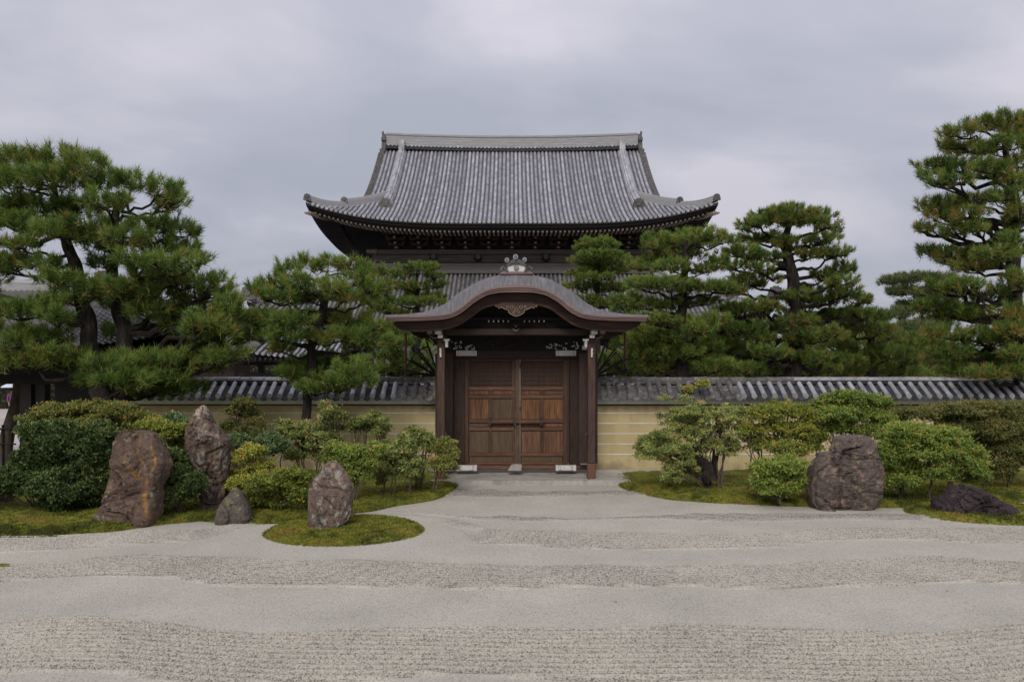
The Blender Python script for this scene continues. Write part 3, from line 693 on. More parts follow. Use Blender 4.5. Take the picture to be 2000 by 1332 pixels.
# ridge ornament
rd = thing('temp', '', '', (0, 0, 0)); bpy.data.objects.remove(rd)
DR = 17.35
orn = MB().pbox(977, 1041, 530, 536.5, DR, .5, .02).build('ridge_ornament', M['bark_edge'], gate)
MB().box(XW(990, DR), XW(1028, DR), DR+.45, DB-.1, ZW(535, DR), ZW(518, DR)).build('ridge_course', M['noshi'], gate)
MB().tube([(XW(GC, DR), DR+.05, ZW(511, DR)), (XW(GC, DR), DB-.1, ZW(511, DR))], .075, 10).build('ridge_roll', M['tile'], gate)
mb = MB(); mb.prism([(XW(x, DR), ZW(y, DR)) for x, y in ((994, 530), (1023, 530), (1026, 520), (1020, 516), (GC, 513), (997, 516), (991, 520))], DR+.02, DR+.3); mb.build('ornament_face', M['white'], orn)
for y, hw in ((519, 19), (515.5, 16), (512, 12)):
    mb = MB(); up = [(XW(GC+hw*t_, DR), DR-.01, ZW(y-4*(1-t_*t_), DR)) for t_ in [-1+i/5 for i in range(11)]]
    mb.tube(up, .018, 6); mb.build('curved_layer', M['tile_old'], orn)
for x, y, r in ((1007, 501.5, 4.9), (990, 507.5, 4.4), (1024.5, 507, 4.4)):
    o = MB().disc(W(x, y, DR-.06), r*DR/F, DR+.12, 18).build('tile_disc', M['tile'], orn)
    MB().disc(W(x, y, DR-.075), r*.55*DR/F, DR-.06, 10).build('disc_boss', M['tile_old'], o)
for s2 in (-1, 1):
    mb = MB(); c0 = W(GC+s2*24, 525, DR-.02)
    mb.tube([(c0[0]+s2*.07*(1-t_*.8)*math.cos(4.2*t_-.6), c0[1], c0[2]+.06*(1-t_*.8)*math.sin(4.2*t_-.6)) for t_ in [i/12 for i in range(13)]], [.026-.0013*i for i in range(13)], 7)
    mb.tube([W(GC+s2*17, 530, DR-.02), W(GC+s2*25, 521, DR-.02), W(GC+s2*32, 530, DR-.02)], [.02, .02, .012], 6)
    mb.build('scroll', M['tile_old'], orn)
mb = MB().disc(W(GC, 523, DR-.01), 5*DR/F, DR+.03, 16); em = mb.build('emblem', M['tile_old'], orn)
mb = MB()
for k in range(8): t_ = k*math.pi/4; c0 = W(GC+3.2*math.cos(t_), 523+3.2*math.sin(t_), DR-.02); mb.disc(c0, .013, DR, 7)
mb.disc(W(GC, 523, DR-.02), .015, DR, 8); mb.build('emblem_petal', M['tile'], em)
# slender poles and fan lattices beside the gate
for x in (792.5, 1221):
    MB().tube([(XW(x, 19.75), 19.75, 0), (XW(x, 19.75), 19.75, ZW(650, 19.75))], .032, 8).build('prop_pole', M['rail'], gate)
for s2, hx in ((-1, 857), (1, 1160)):
    fan = MB().tube([W(hx+s2*66*math.cos(t_), 738-66*math.sin(t_)*.98, 19.62) for t_ in [R(8+i*9) for i in range(8)]], .021, 6).build('fan_lattice', M['iron'], gate)
    for k in range(8):
        t_ = R(6+k*10); MB().tube([W(hx, 736, 19.65), W(hx+s2*(60+20*(k % 2))*math.cos(t_), 736-(60+16*((k+1) % 2))*math.sin(t_), 19.65)], .021, 6).build('rib', M['iron'], fan)

# ------------------------------------------------------------------ the main hall
hall = thing('temple_hall', 'great two-roofed temple hall with grey tiled roof behind the gate', 'temple', (0, 56, 0))
EY, RY, EX = 46.0, 56.0, 11.92
HX = .05
def zf(t_): return 18.3-.95*t_+.025*t_*t_
def lift(x, y):
    ax = 1-(EX-abs(x))/10; ay = abs(y-RY)/10
    ef = abs(abs(y-RY)-10); es = EX-abs(x)
    e_ = min(ef, es); a_ = max(0, min(1, ax if ef <= es else ay))
    return 1.15*a_**3*max(0, 1-e_/5)
def zroof(x, y):
    ef = 10-abs(y-RY); es = EX-abs(x)
    e_ = ef if (abs(x) <= 9.05 or ef <= es) else es
    return zf(10-e_)+lift(x, y)
mb = MB(); N_ = 24
def rowline(x, y0, y1, n, dz=0): return [(x, y0+(y1-y0)*i/n, zroof(x, y0+(y1-y0)*i/n)+dz) for i in range(n+1)]
# front and back slope surface, side slopes
for sg in (1, -1):
    fy = lambda e_: RY-sg*(10-e_)
    G = [[(x, fy(e_), zroof(x, fy(e_))) for e_ in [10*i/20 for i in range(21)]] for x in np.linspace(-9.05, 9.05, 30)]
    mb.grid(G)
    for s2 in (-1, 1):
        mb.grid([[(s2*x, fy(e_*(EX-x)), zroof(s2*x, fy(e_*(EX-x)))) for e_ in [i/6 for i in range(7)]] for x in np.linspace(9.0, EX, 8)])
        G = []
        for s3 in np.linspace(0, 1, 8):
            ex = 3.0*s3; G.append([(s2*(EX-ex), RY+v*(10-ex), zf(10-ex)+lift(s2*(EX-ex), RY+v*(10-ex)-1e-6*v)) for v in np.linspace(-1, 1, 21)])
        mb.grid(G)
mb.build('roof', M['pan_hall'], hall)
def tile_row(pts, r, name='tile_row', par=hall, m=None, k=5, axis='y', disc=True, into=None):
    mb = into or MB(); G = []
    for p in pts:
        G.append([((p[0]+r*math.cos(a) if axis == 'y' else p[0]), (p[1] if axis == 'y' else p[1]+r*math.cos(a)), p[2]+r*1.15*math.sin(a)) for a in [math.pi*j/k for j in range(k+1)]])
    mb.grid(G)
    if disc and axis == 'y': s0 = -1 if pts[-1][1] < pts[0][1] else 1; mb.disc((pts[-1][0], pts[-1][1]+s0*.02, pts[-1][2]+.02), r*1.15, pts[-1][1]-s0*.1, 8)
    if into is None: return mb.build(name, m or M['tile_hall'], par, smooth=True)
SPR = .268; nrow = int(EX/SPR)
hidden = MB()
for i in range(-nrow, nrow+1):
    x = i*SPR
    top = RY if abs(x) <= 9.05 else EY+(EX-abs(x))
    n = 14 if abs(x) <= 9.05 else 4
    if top-EY < .3: continue
    tile_row([(x, top-(top-EY+.06)*j/n, zroof(x, max(EY, top-(top-EY+.06)*j/n))+.02) for j in range(n+1)], .088)
    tile_row([(x, 2*RY-(top-(top-EY)*j/n), zroof(x, top-(top-EY)*j/n)+.02) for j in range(n+1)], .088, into=hidden, k=3)
for s2 in (-1, 1):
    for i in range(-36, 37):
        y = RY+i*.27; e1 = min(3.0, 10-abs(y-RY))
        if e1 < .3: continue
        tile_row([(s2*(EX-e1+(e1+.05)*j/5), y, zf(10-max(0, e1-(e1)*j/5))+lift(s2*(EX-e1+e1*j/5), y)+.02) for j in range(6)], .088, axis='x', into=hidden, k=4)
hidden.build('rear_and_side_rows', M['tile_hall'], hall, kind='stuff')
# eave edge strip with flat tile lips, boards, rafters
def ring(off, dz, n=48):
    pts = []
    x1 = EX-off; y0 = EY+off; y1 = 2*RY-y0
    for i in range(n): u = -1+2*i/n; pts.append((x1*u, y0, u, 'f'))
    for i in range(n): u = -1+2*i/n; pts.append((x1, RY+(y1-RY)*u, u, 's'))
    for i in range(n): u = 1-2*i/n; pts.append((x1*u, y1, u, 'f'))
    for i in range(n): u = 1-2*i/n; pts.append((-x1, RY+(y1-RY)*u, u, 's'))
    out = []
    for x, y, u, k in pts:
        if k == 'f': a_ = max(0, 1-(EX-abs(u)*EX)/10)
        else: a_ = abs(u)
        out.append((x, y, zf(10)+1.15*a_**3+dz))
    return out+[out[0]]
def ringz(off, zf_):          # ring whose lift fades to a level
    return zf_
MB().grid([ring(-.03, .04), ring(-.03, -.10), ring(.10, -.12)]).build('eave_tiles', M['tile_dark'], hall)
MB().grid([ring(.10, -.12), ring(.12, -.26), ring(.30, -.28)]).build('eave_board', M['black'], hall)
MB().grid([ring(.30, -.28), ring(.32, -.40), ring(1.6, -.30), ring(1.62, -.52)]).build('eave_soffit', M['black'], hall)
inn = []
for p in ring(1.62, -.52): inn.append(p)
core = []
BX, BY0, BY1 = 8.6, 49.5, 62.5
n = 48
for i in range(n): u = -1+2*i/n; core.append((BX*u, BY0, 11.9))
for i in range(n): u = -1+2*i/n; core.append((BX, (BY0+BY1)/2+(BY1-BY0)/2*u, 11.9))
for i in range(n): u = 1-2*i/n; core.append((BX*u, BY1, 11.9))
for i in range(n): u = 1-2*i/n; core.append((-BX, (BY0+BY1)/2+(BY1-BY0)/2*u, 11.9))
core.append(core[0])
MB().grid([inn, core]).build('inner_soffit', M['black'], hall)
M['rafter'] = material('rafter_end_wood', [(.3, (.12, .10, .085)), (.7, (.22, .19, .16))], 8, rough=.9, rand=.2)
x = -EX+.45
fr = []
while x < EX-.4:
    a_ = max(0, 1-(EX-abs(x)*EX/(EX-.3))/10); z = zf(10)+1.15*a_**3
    MB().box(x-.06, x+.06, EY+.34, EY+1.6, z-.50, z-.40).build('rafter', M['rafter'], hall)
    x += .26
for s2 in (-1, 1):
    b = MB(); y = EY+.6
    while y < 2*RY-EY-.5:
        a_ = abs(y-RY)/10; z = zf(10)+1.15*a_**3
        b.box(s2*(EX-1.6), s2*(EX-.34), y-.06, y+.06, z-.50, z-.40) if s2 > 0 else b.box(-(EX-.34), -(EX-1.6), y-.06, y+.06, z-.50, z-.40); y += .26
    b.build('side_rafters', M['black'], hall, kind='stuff')
    # corner beam with a pointed end
    zc = zf(10)+1.15
    MB().tube([(s2*(EX-.05), EY+.15, zc-.55), (s2*(EX-.5), EY+.6, zc-.62), (s2*(EX-3.2), EY+3.3, 11.6)], [.10, .17, .17], 6).build('corner_beam', M['rafter'], hall)
    MB().tube([(s2*(EX+.10), EY+.0, zc-.58), (s2*(EX-.15), EY+.25, zc-.56)], [.05, .13], 6).build('corner_beam_cap', M['carve_hi'], hall)
# ridge
def rz(x): return 1.0*(abs(x)/9)**2*.22
xs = np.linspace(-8.85, 8.85, 41)
for k, (z0, z1, hw) in enumerate(((18.18, 18.40, .34), (18.44, 18.60, .26), (18.60, 18.78, .25), (18.78, 18.96, .24), (18.96, 19.14, .23), (19.14, 19.26, .27))):
    G = [[(x, RY-hw, z0+rz(x)) for x in xs], [(x, RY-hw, z1+rz(x)-.012) for x in xs], [(x, RY-hw+.03, z1+rz(x)) for x in xs], [(x, RY+hw-.03, z1+rz(x)) for x in xs], [(x, RY+hw, z1+rz(x)) for x in xs], [(x, RY+hw, z0+rz(x)) for x in xs]]
    MB().grid(G).build('ridge_layer', M['noshi'] if k else M['tile_dark'], hall)
MB().tube([(x, RY, 19.28+rz(x)) for x in xs], .10, 8).build('ridge_roll', M['noshi'], hall)
for i in range(-32, 33):
    x = i*.27; MB().disc((x, RY-.42, 18.42+rz(x)), .085, RY-.2, 8).build('ridge_disc', M['tile_hall'], hall)
def demon_tile(c, s, sgn=1, name='ridge_end_tile', m='tile_old', flat='y', par=hall):
    mb = MB()
    prof = [(-.42, 0), (-.55, .08), (-.48, .25), (-.44, .55), (-.36, .62), (-.34, .82), (-.22, .80), (-.12, .92), (0, .88), (.12, .92), (.22, .80), (.34, .82), (.36, .62), (.44, .55), (.48, .25), (.55, .08), (.42, 0)]
    mb.prism([(c[0]+x*s, c[2]+z*s) for x, z in prof], c[1]-.12*s, c[1]+.16*s)
    mb.disc((c[0], c[1]-.2*s, c[2]+.45*s), .2*s, c[1], 9); mb.disc((c[0]-.25*s, c[1]-.17*s, c[2]+.62*s), .09*s, c[1], 7); mb.disc((c[0]+.25*s, c[1]-.17*s, c[2]+.62*s), .09*s, c[1], 7)
    return mb.build(name, M[m], par)
for s2 in (-1, 1):
    # ridge end: stacked ornament turned sideways
    mb = MB(); X0 = s2*9.0
    pr = [(-.42, 17.7), (.42, 17.7), (.5, 18.2), (.36, 18.65), (.42, 18.95), (.25, 19.2), (0, 19.38), (-.25, 19.2), (-.42, 18.95), (-.36, 18.65), (-.5, 18.2)]
    k = len(pr); b = MB()
    for xx in (X0-.14, X0+.14): b.v += [(xx, RY+p[0], p[1]+.1) for p in pr]
    b.f += [tuple(range(k)), tuple(range(2*k-1, k-1, -1))]+[(i, k+i, k+(i+1) % k, (i+1) % k) for i in range(k)]
    b.tube([(X0, RY-.1, 19.35), (X0+s2*.12, RY-.1, 19.55), (X0+s2*.05, RY-.1, 19.66)], [.10, .08, .03], 6)
    b.box(min(X0, X0+s2*.2)-.05, max(X0, X0+s2*.2)+.05, RY-.55, RY-.35, 17.75, 18.3); b.box(X0-.15, X0+.15, RY-.5, RY-.3, 18.9, 19.1)
    b.build('ridge_end_ornament', M['tile_old'], hall)
    # descending ridge
    x = s2*7.72
    P = [(x+s2*.0, RY-.1-(7.5)*j/16, zroof(x, RY-.1-7.5*j/16)) for j in range(17)]
    b = MB()
    for wd_, z0, z1 in ((.26, -.05, .22), (.20, .22, .42)):
        G = [[(p[0]-wd_, p[1], p[2]+z0) for p in P], [(p[0]-wd_, p[1], p[2]+z1) for p in P], [(p[0]-wd_*.5, p[1], p[2]+z1+.06) for p in P], [(p[0]+wd_*.5, p[1], p[2]+z1+.06) for p in P], [(p[0]+wd_, p[1], p[2]+z1) for p in P], [(p[0]+wd_, p[1], p[2]+z0) for p in P]]
        b.grid(G)
    b.tube([(p[0], p[1], p[2]+.50) for p in P], .09, 7)
    # head of the ridge meets the main ridge
    b.box(x-.2, x+.2, RY-.6, RY-.2, 18.2, 18.9)
    b.build('descending_ridge', M['tile_hall'], hall)
    demon_tile((x, RY-7.65, zroof(x, RY-7.65)-.08), .78)
    # corner ridge in two steps
    def hip(s): return (s2*(EX-s), EY+s)
    P = []
    for j in range(21):
        s = 4.4*(1-j/20)+.05; hx, hy = hip(s); ax = max(0, 1-s/10); P.append((hx, hy, zf(10-s)+1.15*ax**3*max(0, 1-s/5)+(.18*(max(0, 1-s/1.6))**2)))
    def hipridge(Pq, hh, name):
        b = MB(); nx, ny = s2*.7071, .7071; wd_ = .17
        G = [[(p[0]-ny*wd_*s2*-1*(-1), p[1]-nx*wd_*0-wd_*.7, p[2]-.05) for p in Pq], [(p[0]-s2*wd_*.7, p[1]-wd_*.7, p[2]+hh) for p in Pq], [(p[0], p[1], p[2]+hh+.07) for p in Pq], [(p[0]+s2*wd_*.7, p[1]+wd_*.7, p[2]+hh) for p in Pq], [(p[0]+s2*wd_*.7, p[1]+wd_*.7, p[2]-.05) for p in Pq]]
        G[0] = [(p[0]-s2*wd_*.7, p[1]-wd_*.7, p[2]-.05) for p in Pq]
        b.grid(G); b.tube([(p[0], p[1], p[2]+hh+.08) for p in Pq], .075, 7); b.build(name, M['noshi'], hall)
    hipridge(P[:13], .36, 'corner_ridge'); hipridge(P[12:], .20, 'corner_ridge')
    demon_tile((P[12][0], P[12][1]-.05, P[12][2]+.22), .42); demon_tile((P[20][0], P[20][1]-.08, P[20][2]-.02), .42)
    # verge tiles along the gable edge
    b = MB()
    for j in range(30):
        yy = RY-.3-j*.235; zz = zroof(s2*9.0, yy)
        b.box(s2*9.22-.16, s2*9.22+.16, yy-.07, yy+.07, zz-.10, zz+.06)
        b.box(s2*9.22-.16, s2*9.22+.16, 2*RY-yy-.07, 2*RY-yy+.07, zz-.10, zz+.06)
    b.build('verge_tiles', M['tile_old'], hall, kind='stuff')
    # gable wall and its bargeboard
    pr = [(RY+v*(8.0), zf(abs(v)*8.0)-.25) for v in np.linspace(-1, 1, 21)]+[(RY+6.8, 12.3), (RY-6.8, 12.3)]
    b = MB(); k = len(pr)
    for xx in (s2*8.0-.05, s2*8.0+.05): b.v += [(xx, p[0], p[1]) for p in pr]
    b.f += [tuple(range(k)), tuple(range(2*k-1, k-1, -1))]; b.build('gable_wall', M['wood'], hall)
# body of the upper storey
MB().box(-BX+.1, BX-.1, BY0+.1, BY1-.1, 7.5, 12.2).build('upper_wall', M['black'], hall)
M['hallbeam'] = material('grey_weathered_beam', [(.3, (.055, .048, .043)), (.7, (.13, .115, .10))], 2, stretch=(.4, 4, 8), rough=.9, bump=.4)
zz = lambda y: ZW(y, BY0)
MB().box(-BX-.2, BX+.2, BY0-.1, BY0+.1, zz(497), zz(488), .02).build('upper_plate', M['hallbeam'], hall)
MB().box(-BX, BX, BY0-.02, BY0+.1, zz(513), zz(498), .02).build('tie_beam', M['hallbeam'], hall)
for s2 in (-1, 1):
    MB().box(s2*(BX+.1)-.35, s2*(BX+.1)+.35, BY0-.25, BY0+.1, zz(495), zz(488), .05).build('beam_nosing', M['rafter'], hall)
    MB().box(s2*BX-.12, s2*BX+.12, BY0+.12, BY1, zz(513), zz(488)).build('side_tie_beam', M['hallbeam'], hall)
for px in (847, 934, 1066, 1153):
    x = XW(px, BY0); MB().disc((x, BY0-.22, zz(505)), .24, BY0-.02, 12).build('round_boss', M['black'], hall)
    MB().disc((x, BY0-.24, zz(502)), .16, BY0-.22, 12).build('boss_face', M['hallbeam'], hall)
# bracket clusters
br = MB(); br.box(-.16, .16, -.3, 0, 0, .16); br.box(-.5, .5, -.2, 0, .2, .36); br.box(-.09, .09, -.75, 0, .2, .36); br.box(-.6, .6, -.62, -.45, .48, .64); br.box(-.09, .09, -1.1, 0, .48, .64); br.box(-.75, .75, -1.05, -.88, .76, .92); br.box(-.08, .08, -1.4, 0, .76, .9)
for x in (-.45, 0, .45): br.box(x-.1, x+.1, -.24, 0, .36, .46)
for x in (-.55, 0, .55): br.box(x-.1, x+.1, -.65, -.42, .64, .75)
brm = bpy.data.meshes.new('bracket_cluster'); brm.from_pydata(br.v, [], br.f); brm.materials.append(M['wood'])
tipb = MB(); tipb.box(-.07, .07, -.80, -.751, .22, .34); tipb.box(-.07, .07, -1.15, -1.101, .5, .62); tipb.box(-.06, .06, -.33, -.301, .0, .14)
tipm = bpy.data.meshes.new('bracket_tip'); tipm.from_pydata(tipb.v, [], tipb.f); tipm.materials.append(M['rafter'])
for i in range(12):
    x = XW(1000-4.5*45+45*i-22.5*0, BY0)-.72
    o = link('bracket_cluster', brm, hall, (x, BY0, zz(487))); q_ = link('bracket_tip', tipm, o); q_.location = (0, 0, 0)
# lower roof
LX, LY0, LY1 = 14.5, 43.5, 68.5
IX, IY0, IY1 = 8.65, 49.35, 62.65
def zl(e_): return 5.35+.50*e_+.014*e_*e_
def llift(c_): return 1.15*max(0, 1-c_/7)**3
def lz(e_, c_): return zl(e_)+llift(c_)*max(0, 1-e_/4)
DEP = IY0-LY0
mb = MB()
for sg, (ya, yb) in ((1, (LY0, IY0)), (-1, (LY1, IY1))):
    G = []
    for v in np.linspace(0, 1, 12):
        e_ = DEP*v; xw = LX-e_; G.append([(xw*u, ya+(yb-ya)*v, lz(e_, (LX-abs(xw*u))-e_*.0)) for u in np.linspace(-1, 1, 41)])
    mb.grid(G)
for s2 in (-1, 1):
    G = []
    for v in np.linspace(0, 1, 12):
        e_ = DEP*v; hy = 12.5-e_; G.append([(s2*(LX-e_), 56+hy*u, lz(e_, 12.5-abs(hy*u))) for u in np.linspace(-1, 1, 31)])
    mb.grid(G)
mb.build('lower_roof', M['pan_hall'], hall)
nr = int((LX-.2)/.268)
for i in range(-nr, nr+1):
    x = i*.268; em_ = min(DEP, LX-abs(x)); n = 6
    if em_ < .3: continue
    tile_row([(x, LY0+em_*(1-j/n)-.05, lz(em_*(1-j/n), LX-abs(x))+.02) for j in range(n+1)], .088, m=M['tile_low'])
b = MB()
for s2 in (-1, 1):
    for i in range(-45, 46):
        y = 56+i*.27; em_ = min(DEP, 12.5-abs(y-56))
        if em_ < .3: continue
        tile_row([(s2*(LX-em_*(1-j/5)), y, lz(em_*(1-j/5), 12.5-abs(y-56))+.02) for j in range(6)], .088, axis='x', into=b, k=3)
b.build('lower_side_rows', M['tile_hall'], hall, kind='stuff')
for k, (z0, z1, d) in enumerate(((8.75, 9.0, .35), (9.0, 9.2, .22), (9.2, 9.42, .15))):
    MB().box(-IX-d, IX+d, IY0-d, IY0+.02*k+.05, z0, z1, .02).build('top_course', M['course'], hall)
    for s2 in (-1, 1): MB().box(s2*(IX+d/2)-d/2-.02, s2*(IX+d/2)+d/2, IY0+.3, IY1, z0, z1).build('side_course', M['noshi'], hall)
def lring(off, dz, n=40):
    o_ = []
    for (ax, ay, bx, by) in ((-1, -1, 1, -1), (1, -1, 1, 1), (1, 1, -1, 1), (-1, 1, -1, -1)):
        for i in range(n):
            u = i/n; x = (LX-off)*(ax+(bx-ax)*u); y = 56+(12.5-off)*(ay+(by-ay)*u)
            c_2 = (LX-off-abs(x)) if ay == by else (12.5-off-abs(y-56)); o_.append((x, y, 5.35+llift(c_2)+dz))
    return o_+[o_[0]]
MB().grid([lring(-.03, .04), lring(-.03, -.12), lring(.2, -.14), lring(.22, -.36), lring(3.0, .2)]).build('lower_eave', M['black'], hall)
for s2 in (-1, 1):
    P = []
    for j in range(13):
        s = 5.6*(1-j/12)+.05; P.append((s2*(LX-s), LY0+s, lz(s, s)+.15*max(0, 1-s/1.5)**2))
    b = MB(); b.tube([(p[0], p[1], p[2]+.1) for p in P], .2, 6); b.tube([(p[0], p[1], p[2]+.36) for p in P], .10, 6); b.build('lower_corner_ridge', M['tile_hall'], hall)
    demon_tile((P[12][0], P[12][1]-.1, P[12][2]-.05), .85)
    demon_tile((P[8][0], P[8][1]-.1, P[8][2]+.2), .6)
    # bars of corner rafters
    MB().tube([(s2*(LX-.1), LY0+.1, 5.9+.35), (s2*(LX-3), LY0+3, 5.3)], .14, 6).build('corner_beam', M['rafter'], hall)
# lower storey: posts, plaster bays, tie beams
LW = 46.6
MB().box(-11.5, 11.5, LW+.15, 65.5, .0, 6.2).build('lower_wall', M['white'], hall)
for i in range(13):
    x = -11.5+i*23/12; MB().tube([(x, LW+.1, 0), (x, LW+.1, 6)], .22, 10).build('column', M['black'], hall)
for z0, z1 in ((4.2, 6.2), (2.9, 3.15), (.3, .6)): MB().box(-11.7, 11.7, LW-.05, LW+.14, z0, z1).build('tie_beam', M['black'], hall)
for i in range(1, 11):
    if i % 3 == 0: continue
    x0 = -11.5+i*23/12+.3; MB().box(x0, x0+23/12-.6, LW+.05, LW+.16, .6, 2.9).build('shutter', M['wood'], hall)
MB().box(-13, 13, 45.0, 67, -.12, .45).build('stone_base', M['stone'], hall)

# ------------------------------------------------------------------ side buildings
def hip_building(name, label, cat, cx_, y0, y1, hw, ze, zr, inset, post_px=None, tilem='tile', rows=.27, wall=None, curve=.35, r=.07, wave=False):
    t = thing(name, label, cat, (cx_, (y0+y1)/2, 0)); ym = (y0+y1)/2; dep = (y1-y0)/2
    def zz_(v, c_): return ze+(zr-ze)*(v*(1-curve)+curve*v*v)+.35*max(0, 1-c_/3)**2*(1-v)
    b = MB(); nv = 12
    for ya, sg in ((y0, 1), (y1, -1)):
        b.grid([[(cx_+(hw-inset*v)*u, ya+sg*dep*v, zz_(v, (hw-inset*v)*(1-abs(u)))) for u in np.linspace(-1, 1, 25)] for v in np.linspace(0, 1, nv)])
    for s2 in (-1, 1):
        b.grid([[(cx_+s2*(hw-inset*v), ym+dep*(1-v)*u, zz_(v, dep*(1-v)*(1-abs(u)))) for u in np.linspace(-1, 1, 15)] for v in np.linspace(0, 1, nv)])
    b.build('roof', M['tile_dark'], t)
    n = int(hw*2/rows)
    for i in range(n+1):
        x = -hw+.05+i*rows; vm_ = min(1, (hw-abs(x))/inset) if inset > 0 else 1
        if vm_ < .08: continue
        if wave: continue
        tile_row([(cx_+x, y0+dep*vm_*(1-j/5)-.03, zz_(vm_*(1-j/5), hw-inset*vm_*(1-j/5)-abs(x))+.015) for j in range(6)], r, par=t, m=M[tilem])
    if wave:          # small wavy tiles in overlapping courses
        b = MB(); nc = int(dep/.135); cwid = .15
        for j in range(nc):
            v0 = j/nc; v1 = (j+1.15)/nc; hx = hw-inset*v0
            for i in range(int(2*hx/cwid)):
                x = -hx+i*cwid+.02; c_3 = hx-abs(x)
                b.grid([[(cx_+x+cwid*u, y0+dep*v, zz_(min(1, v), c_3)+h_+.022*math.sin(u*6.283)) for u in (0, .25, .5, .75, 1)] for v, h_ in ((v0, .012), (v0, .042), (v1, .018))])
        b.build('wave_tiles', M[tilem], t, kind='stuff')
    b = MB()
    for s2 in (-1, 1):
        for i in range(int(2*dep/rows)):
            y = -dep+.1+i*rows; vm_ = min(1, (dep-abs(y))/dep)
            if vm_ < .1: continue
            tile_row([(cx_+s2*(hw-inset*vm_*(1-j/4)), ym+y, zz_(vm_*(1-j/4), dep-dep*vm_*(1-j/4)-abs(y))+.015) for j in range(5)], r, axis='x', into=b, k=3)
    b.build('side_tile_rows', M[tilem], t, kind='stuff')
    b = MB(); b.tube([(cx_-hw+inset, ym, zr+.12), (cx_+hw-inset, ym, zr+.12)], .12, 8); b.box(cx_-hw+inset, cx_+hw-inset, ym-.14, ym+.14, zr-.1, zr+.1); b.build('ridge', M['noshi'], t)
    for s2 in (-1, 1):
        for ya, sg in ((y0, 1), (y1, -1)):
            b = MB(); b.tube([(cx_+s2*(hw-inset*v), ya+sg*dep*v, zz_(v, 0)+.10) for v in np.linspace(0, 1, 9)], .10, 7); b.build('hip_ridge', M['noshi'], t)
        demon_tile((cx_+s2*(hw-.02), y0+.02, zz_(0, 0)), .35, par=t); demon_tile((cx_+s2*(hw-inset), ym-.1, zr), .5, par=t)
    o_ = [(cx_-hw+.03, y0+.03), (cx_+hw-.03, y0+.03), (cx_+hw-.03, y1-.03), (cx_-hw+.03, y1-.03)]
    MB().slab([(cx_-hw+.25, y0+.25), (cx_+hw-.25, y0+.25), (cx_+hw-.25, y1-.25), (cx_-hw+.25, y1-.25)], ze-.16, ze+.05).build('eave_frame', M['black'], t)
    x = cx_-hw+.3
    b = MB()
    while x < cx_+hw-.3: b.box(x-.04, x+.04, y0+.05, y0+.6, ze-.10, ze-.02); x += .2
    b.build('rafters', M['wood'], t, kind='stuff')
    return t
# left passage building, beside and behind the big pine
lb = hip_building('passage_building', 'dark open passage building with tiled roof behind the big left pine', 'building', -13.2, 17.9, 24.5, 5.6, 3.05, 4.75, 3.3, rows=.21, r=.06, wave=True, tilem='tile_low')
MB().box(-18.4, -8.35, 19.3, 19.5, ZW(750, 19.3), 3.0).build('lintel', M['black'], lb)
for x0, x1 in ((38, 60), (69, 87)): MB().box(XW(x0, 19.3), XW(x1, 19.3), 19.31, 19.55, 0, ZW(750, 19.3)).build('post', M['black'], lb)
MB().box(XW(106, 19.3), -9.95, 19.31, 19.5, 0, ZW(750, 19.3)).build('board_wall', M['black'], lb)
MB().box(-9.94, -8.6, 19.62, 19.72, 0, ZW(750, 19.3)).build('side_board', M['black'], lb)
for x in (-18.2, -15.6): MB().box(x, x+.25, 19.31, 19.55, 0, ZW(750, 19.3)).build('post', M['black'], lb)
for x in (-18.2, -15.6, -10.6): MB().box(x, x+.22, 22.8, 23.02, 0, 3.0).build('post', M['black'], lb)
# bell pavilion and further roofs behind the wall
pv = hip_building('bell_pavilion', 'small open pavilion with pale tiled roof seen under the middle pine', 'pavilion', -8.6, 31.0, 36.5, 2.55, 3.15, 4.3, 1.9, rows=.23, r=.06)
for x in (-10.25, -7.0):
    for y in (32.0, 35.4): MB().box(x, x+.22, y, y+.22, 0, 3.05).build('post', M['black'], pv)
MB().box(-11.0, -6.2, 31.98, 32.1, 2.42, 2.55).build('tie_beam', M['black'], pv); MB().box(-10.9, -6.3, 32.1, 32.2, 2.85, 3.0).build('tie_beam', M['black'], pv)
cb_ = hip_building('cloister_building', 'long low tiled roof far behind the left pines', 'building', -19.5, 38.5, 44, 6.8, 3.6, 5.5, 2.6, rows=.3)
MB().box(-21, -14, 40, 42.5, 0, 3.5).build('wall', M['wood'], cb_)
rb = hip_building('garden_shed', 'small pale roofed building glimpsed between right pines above the wall', 'building', 17.2, 33, 36, 1.5, 2.65, 3.2, 1.2, rows=.25)
MB().box(16.2, 18.2, 33.6, 35.4, 0, 2.6).build('wall', M['white'], rb)

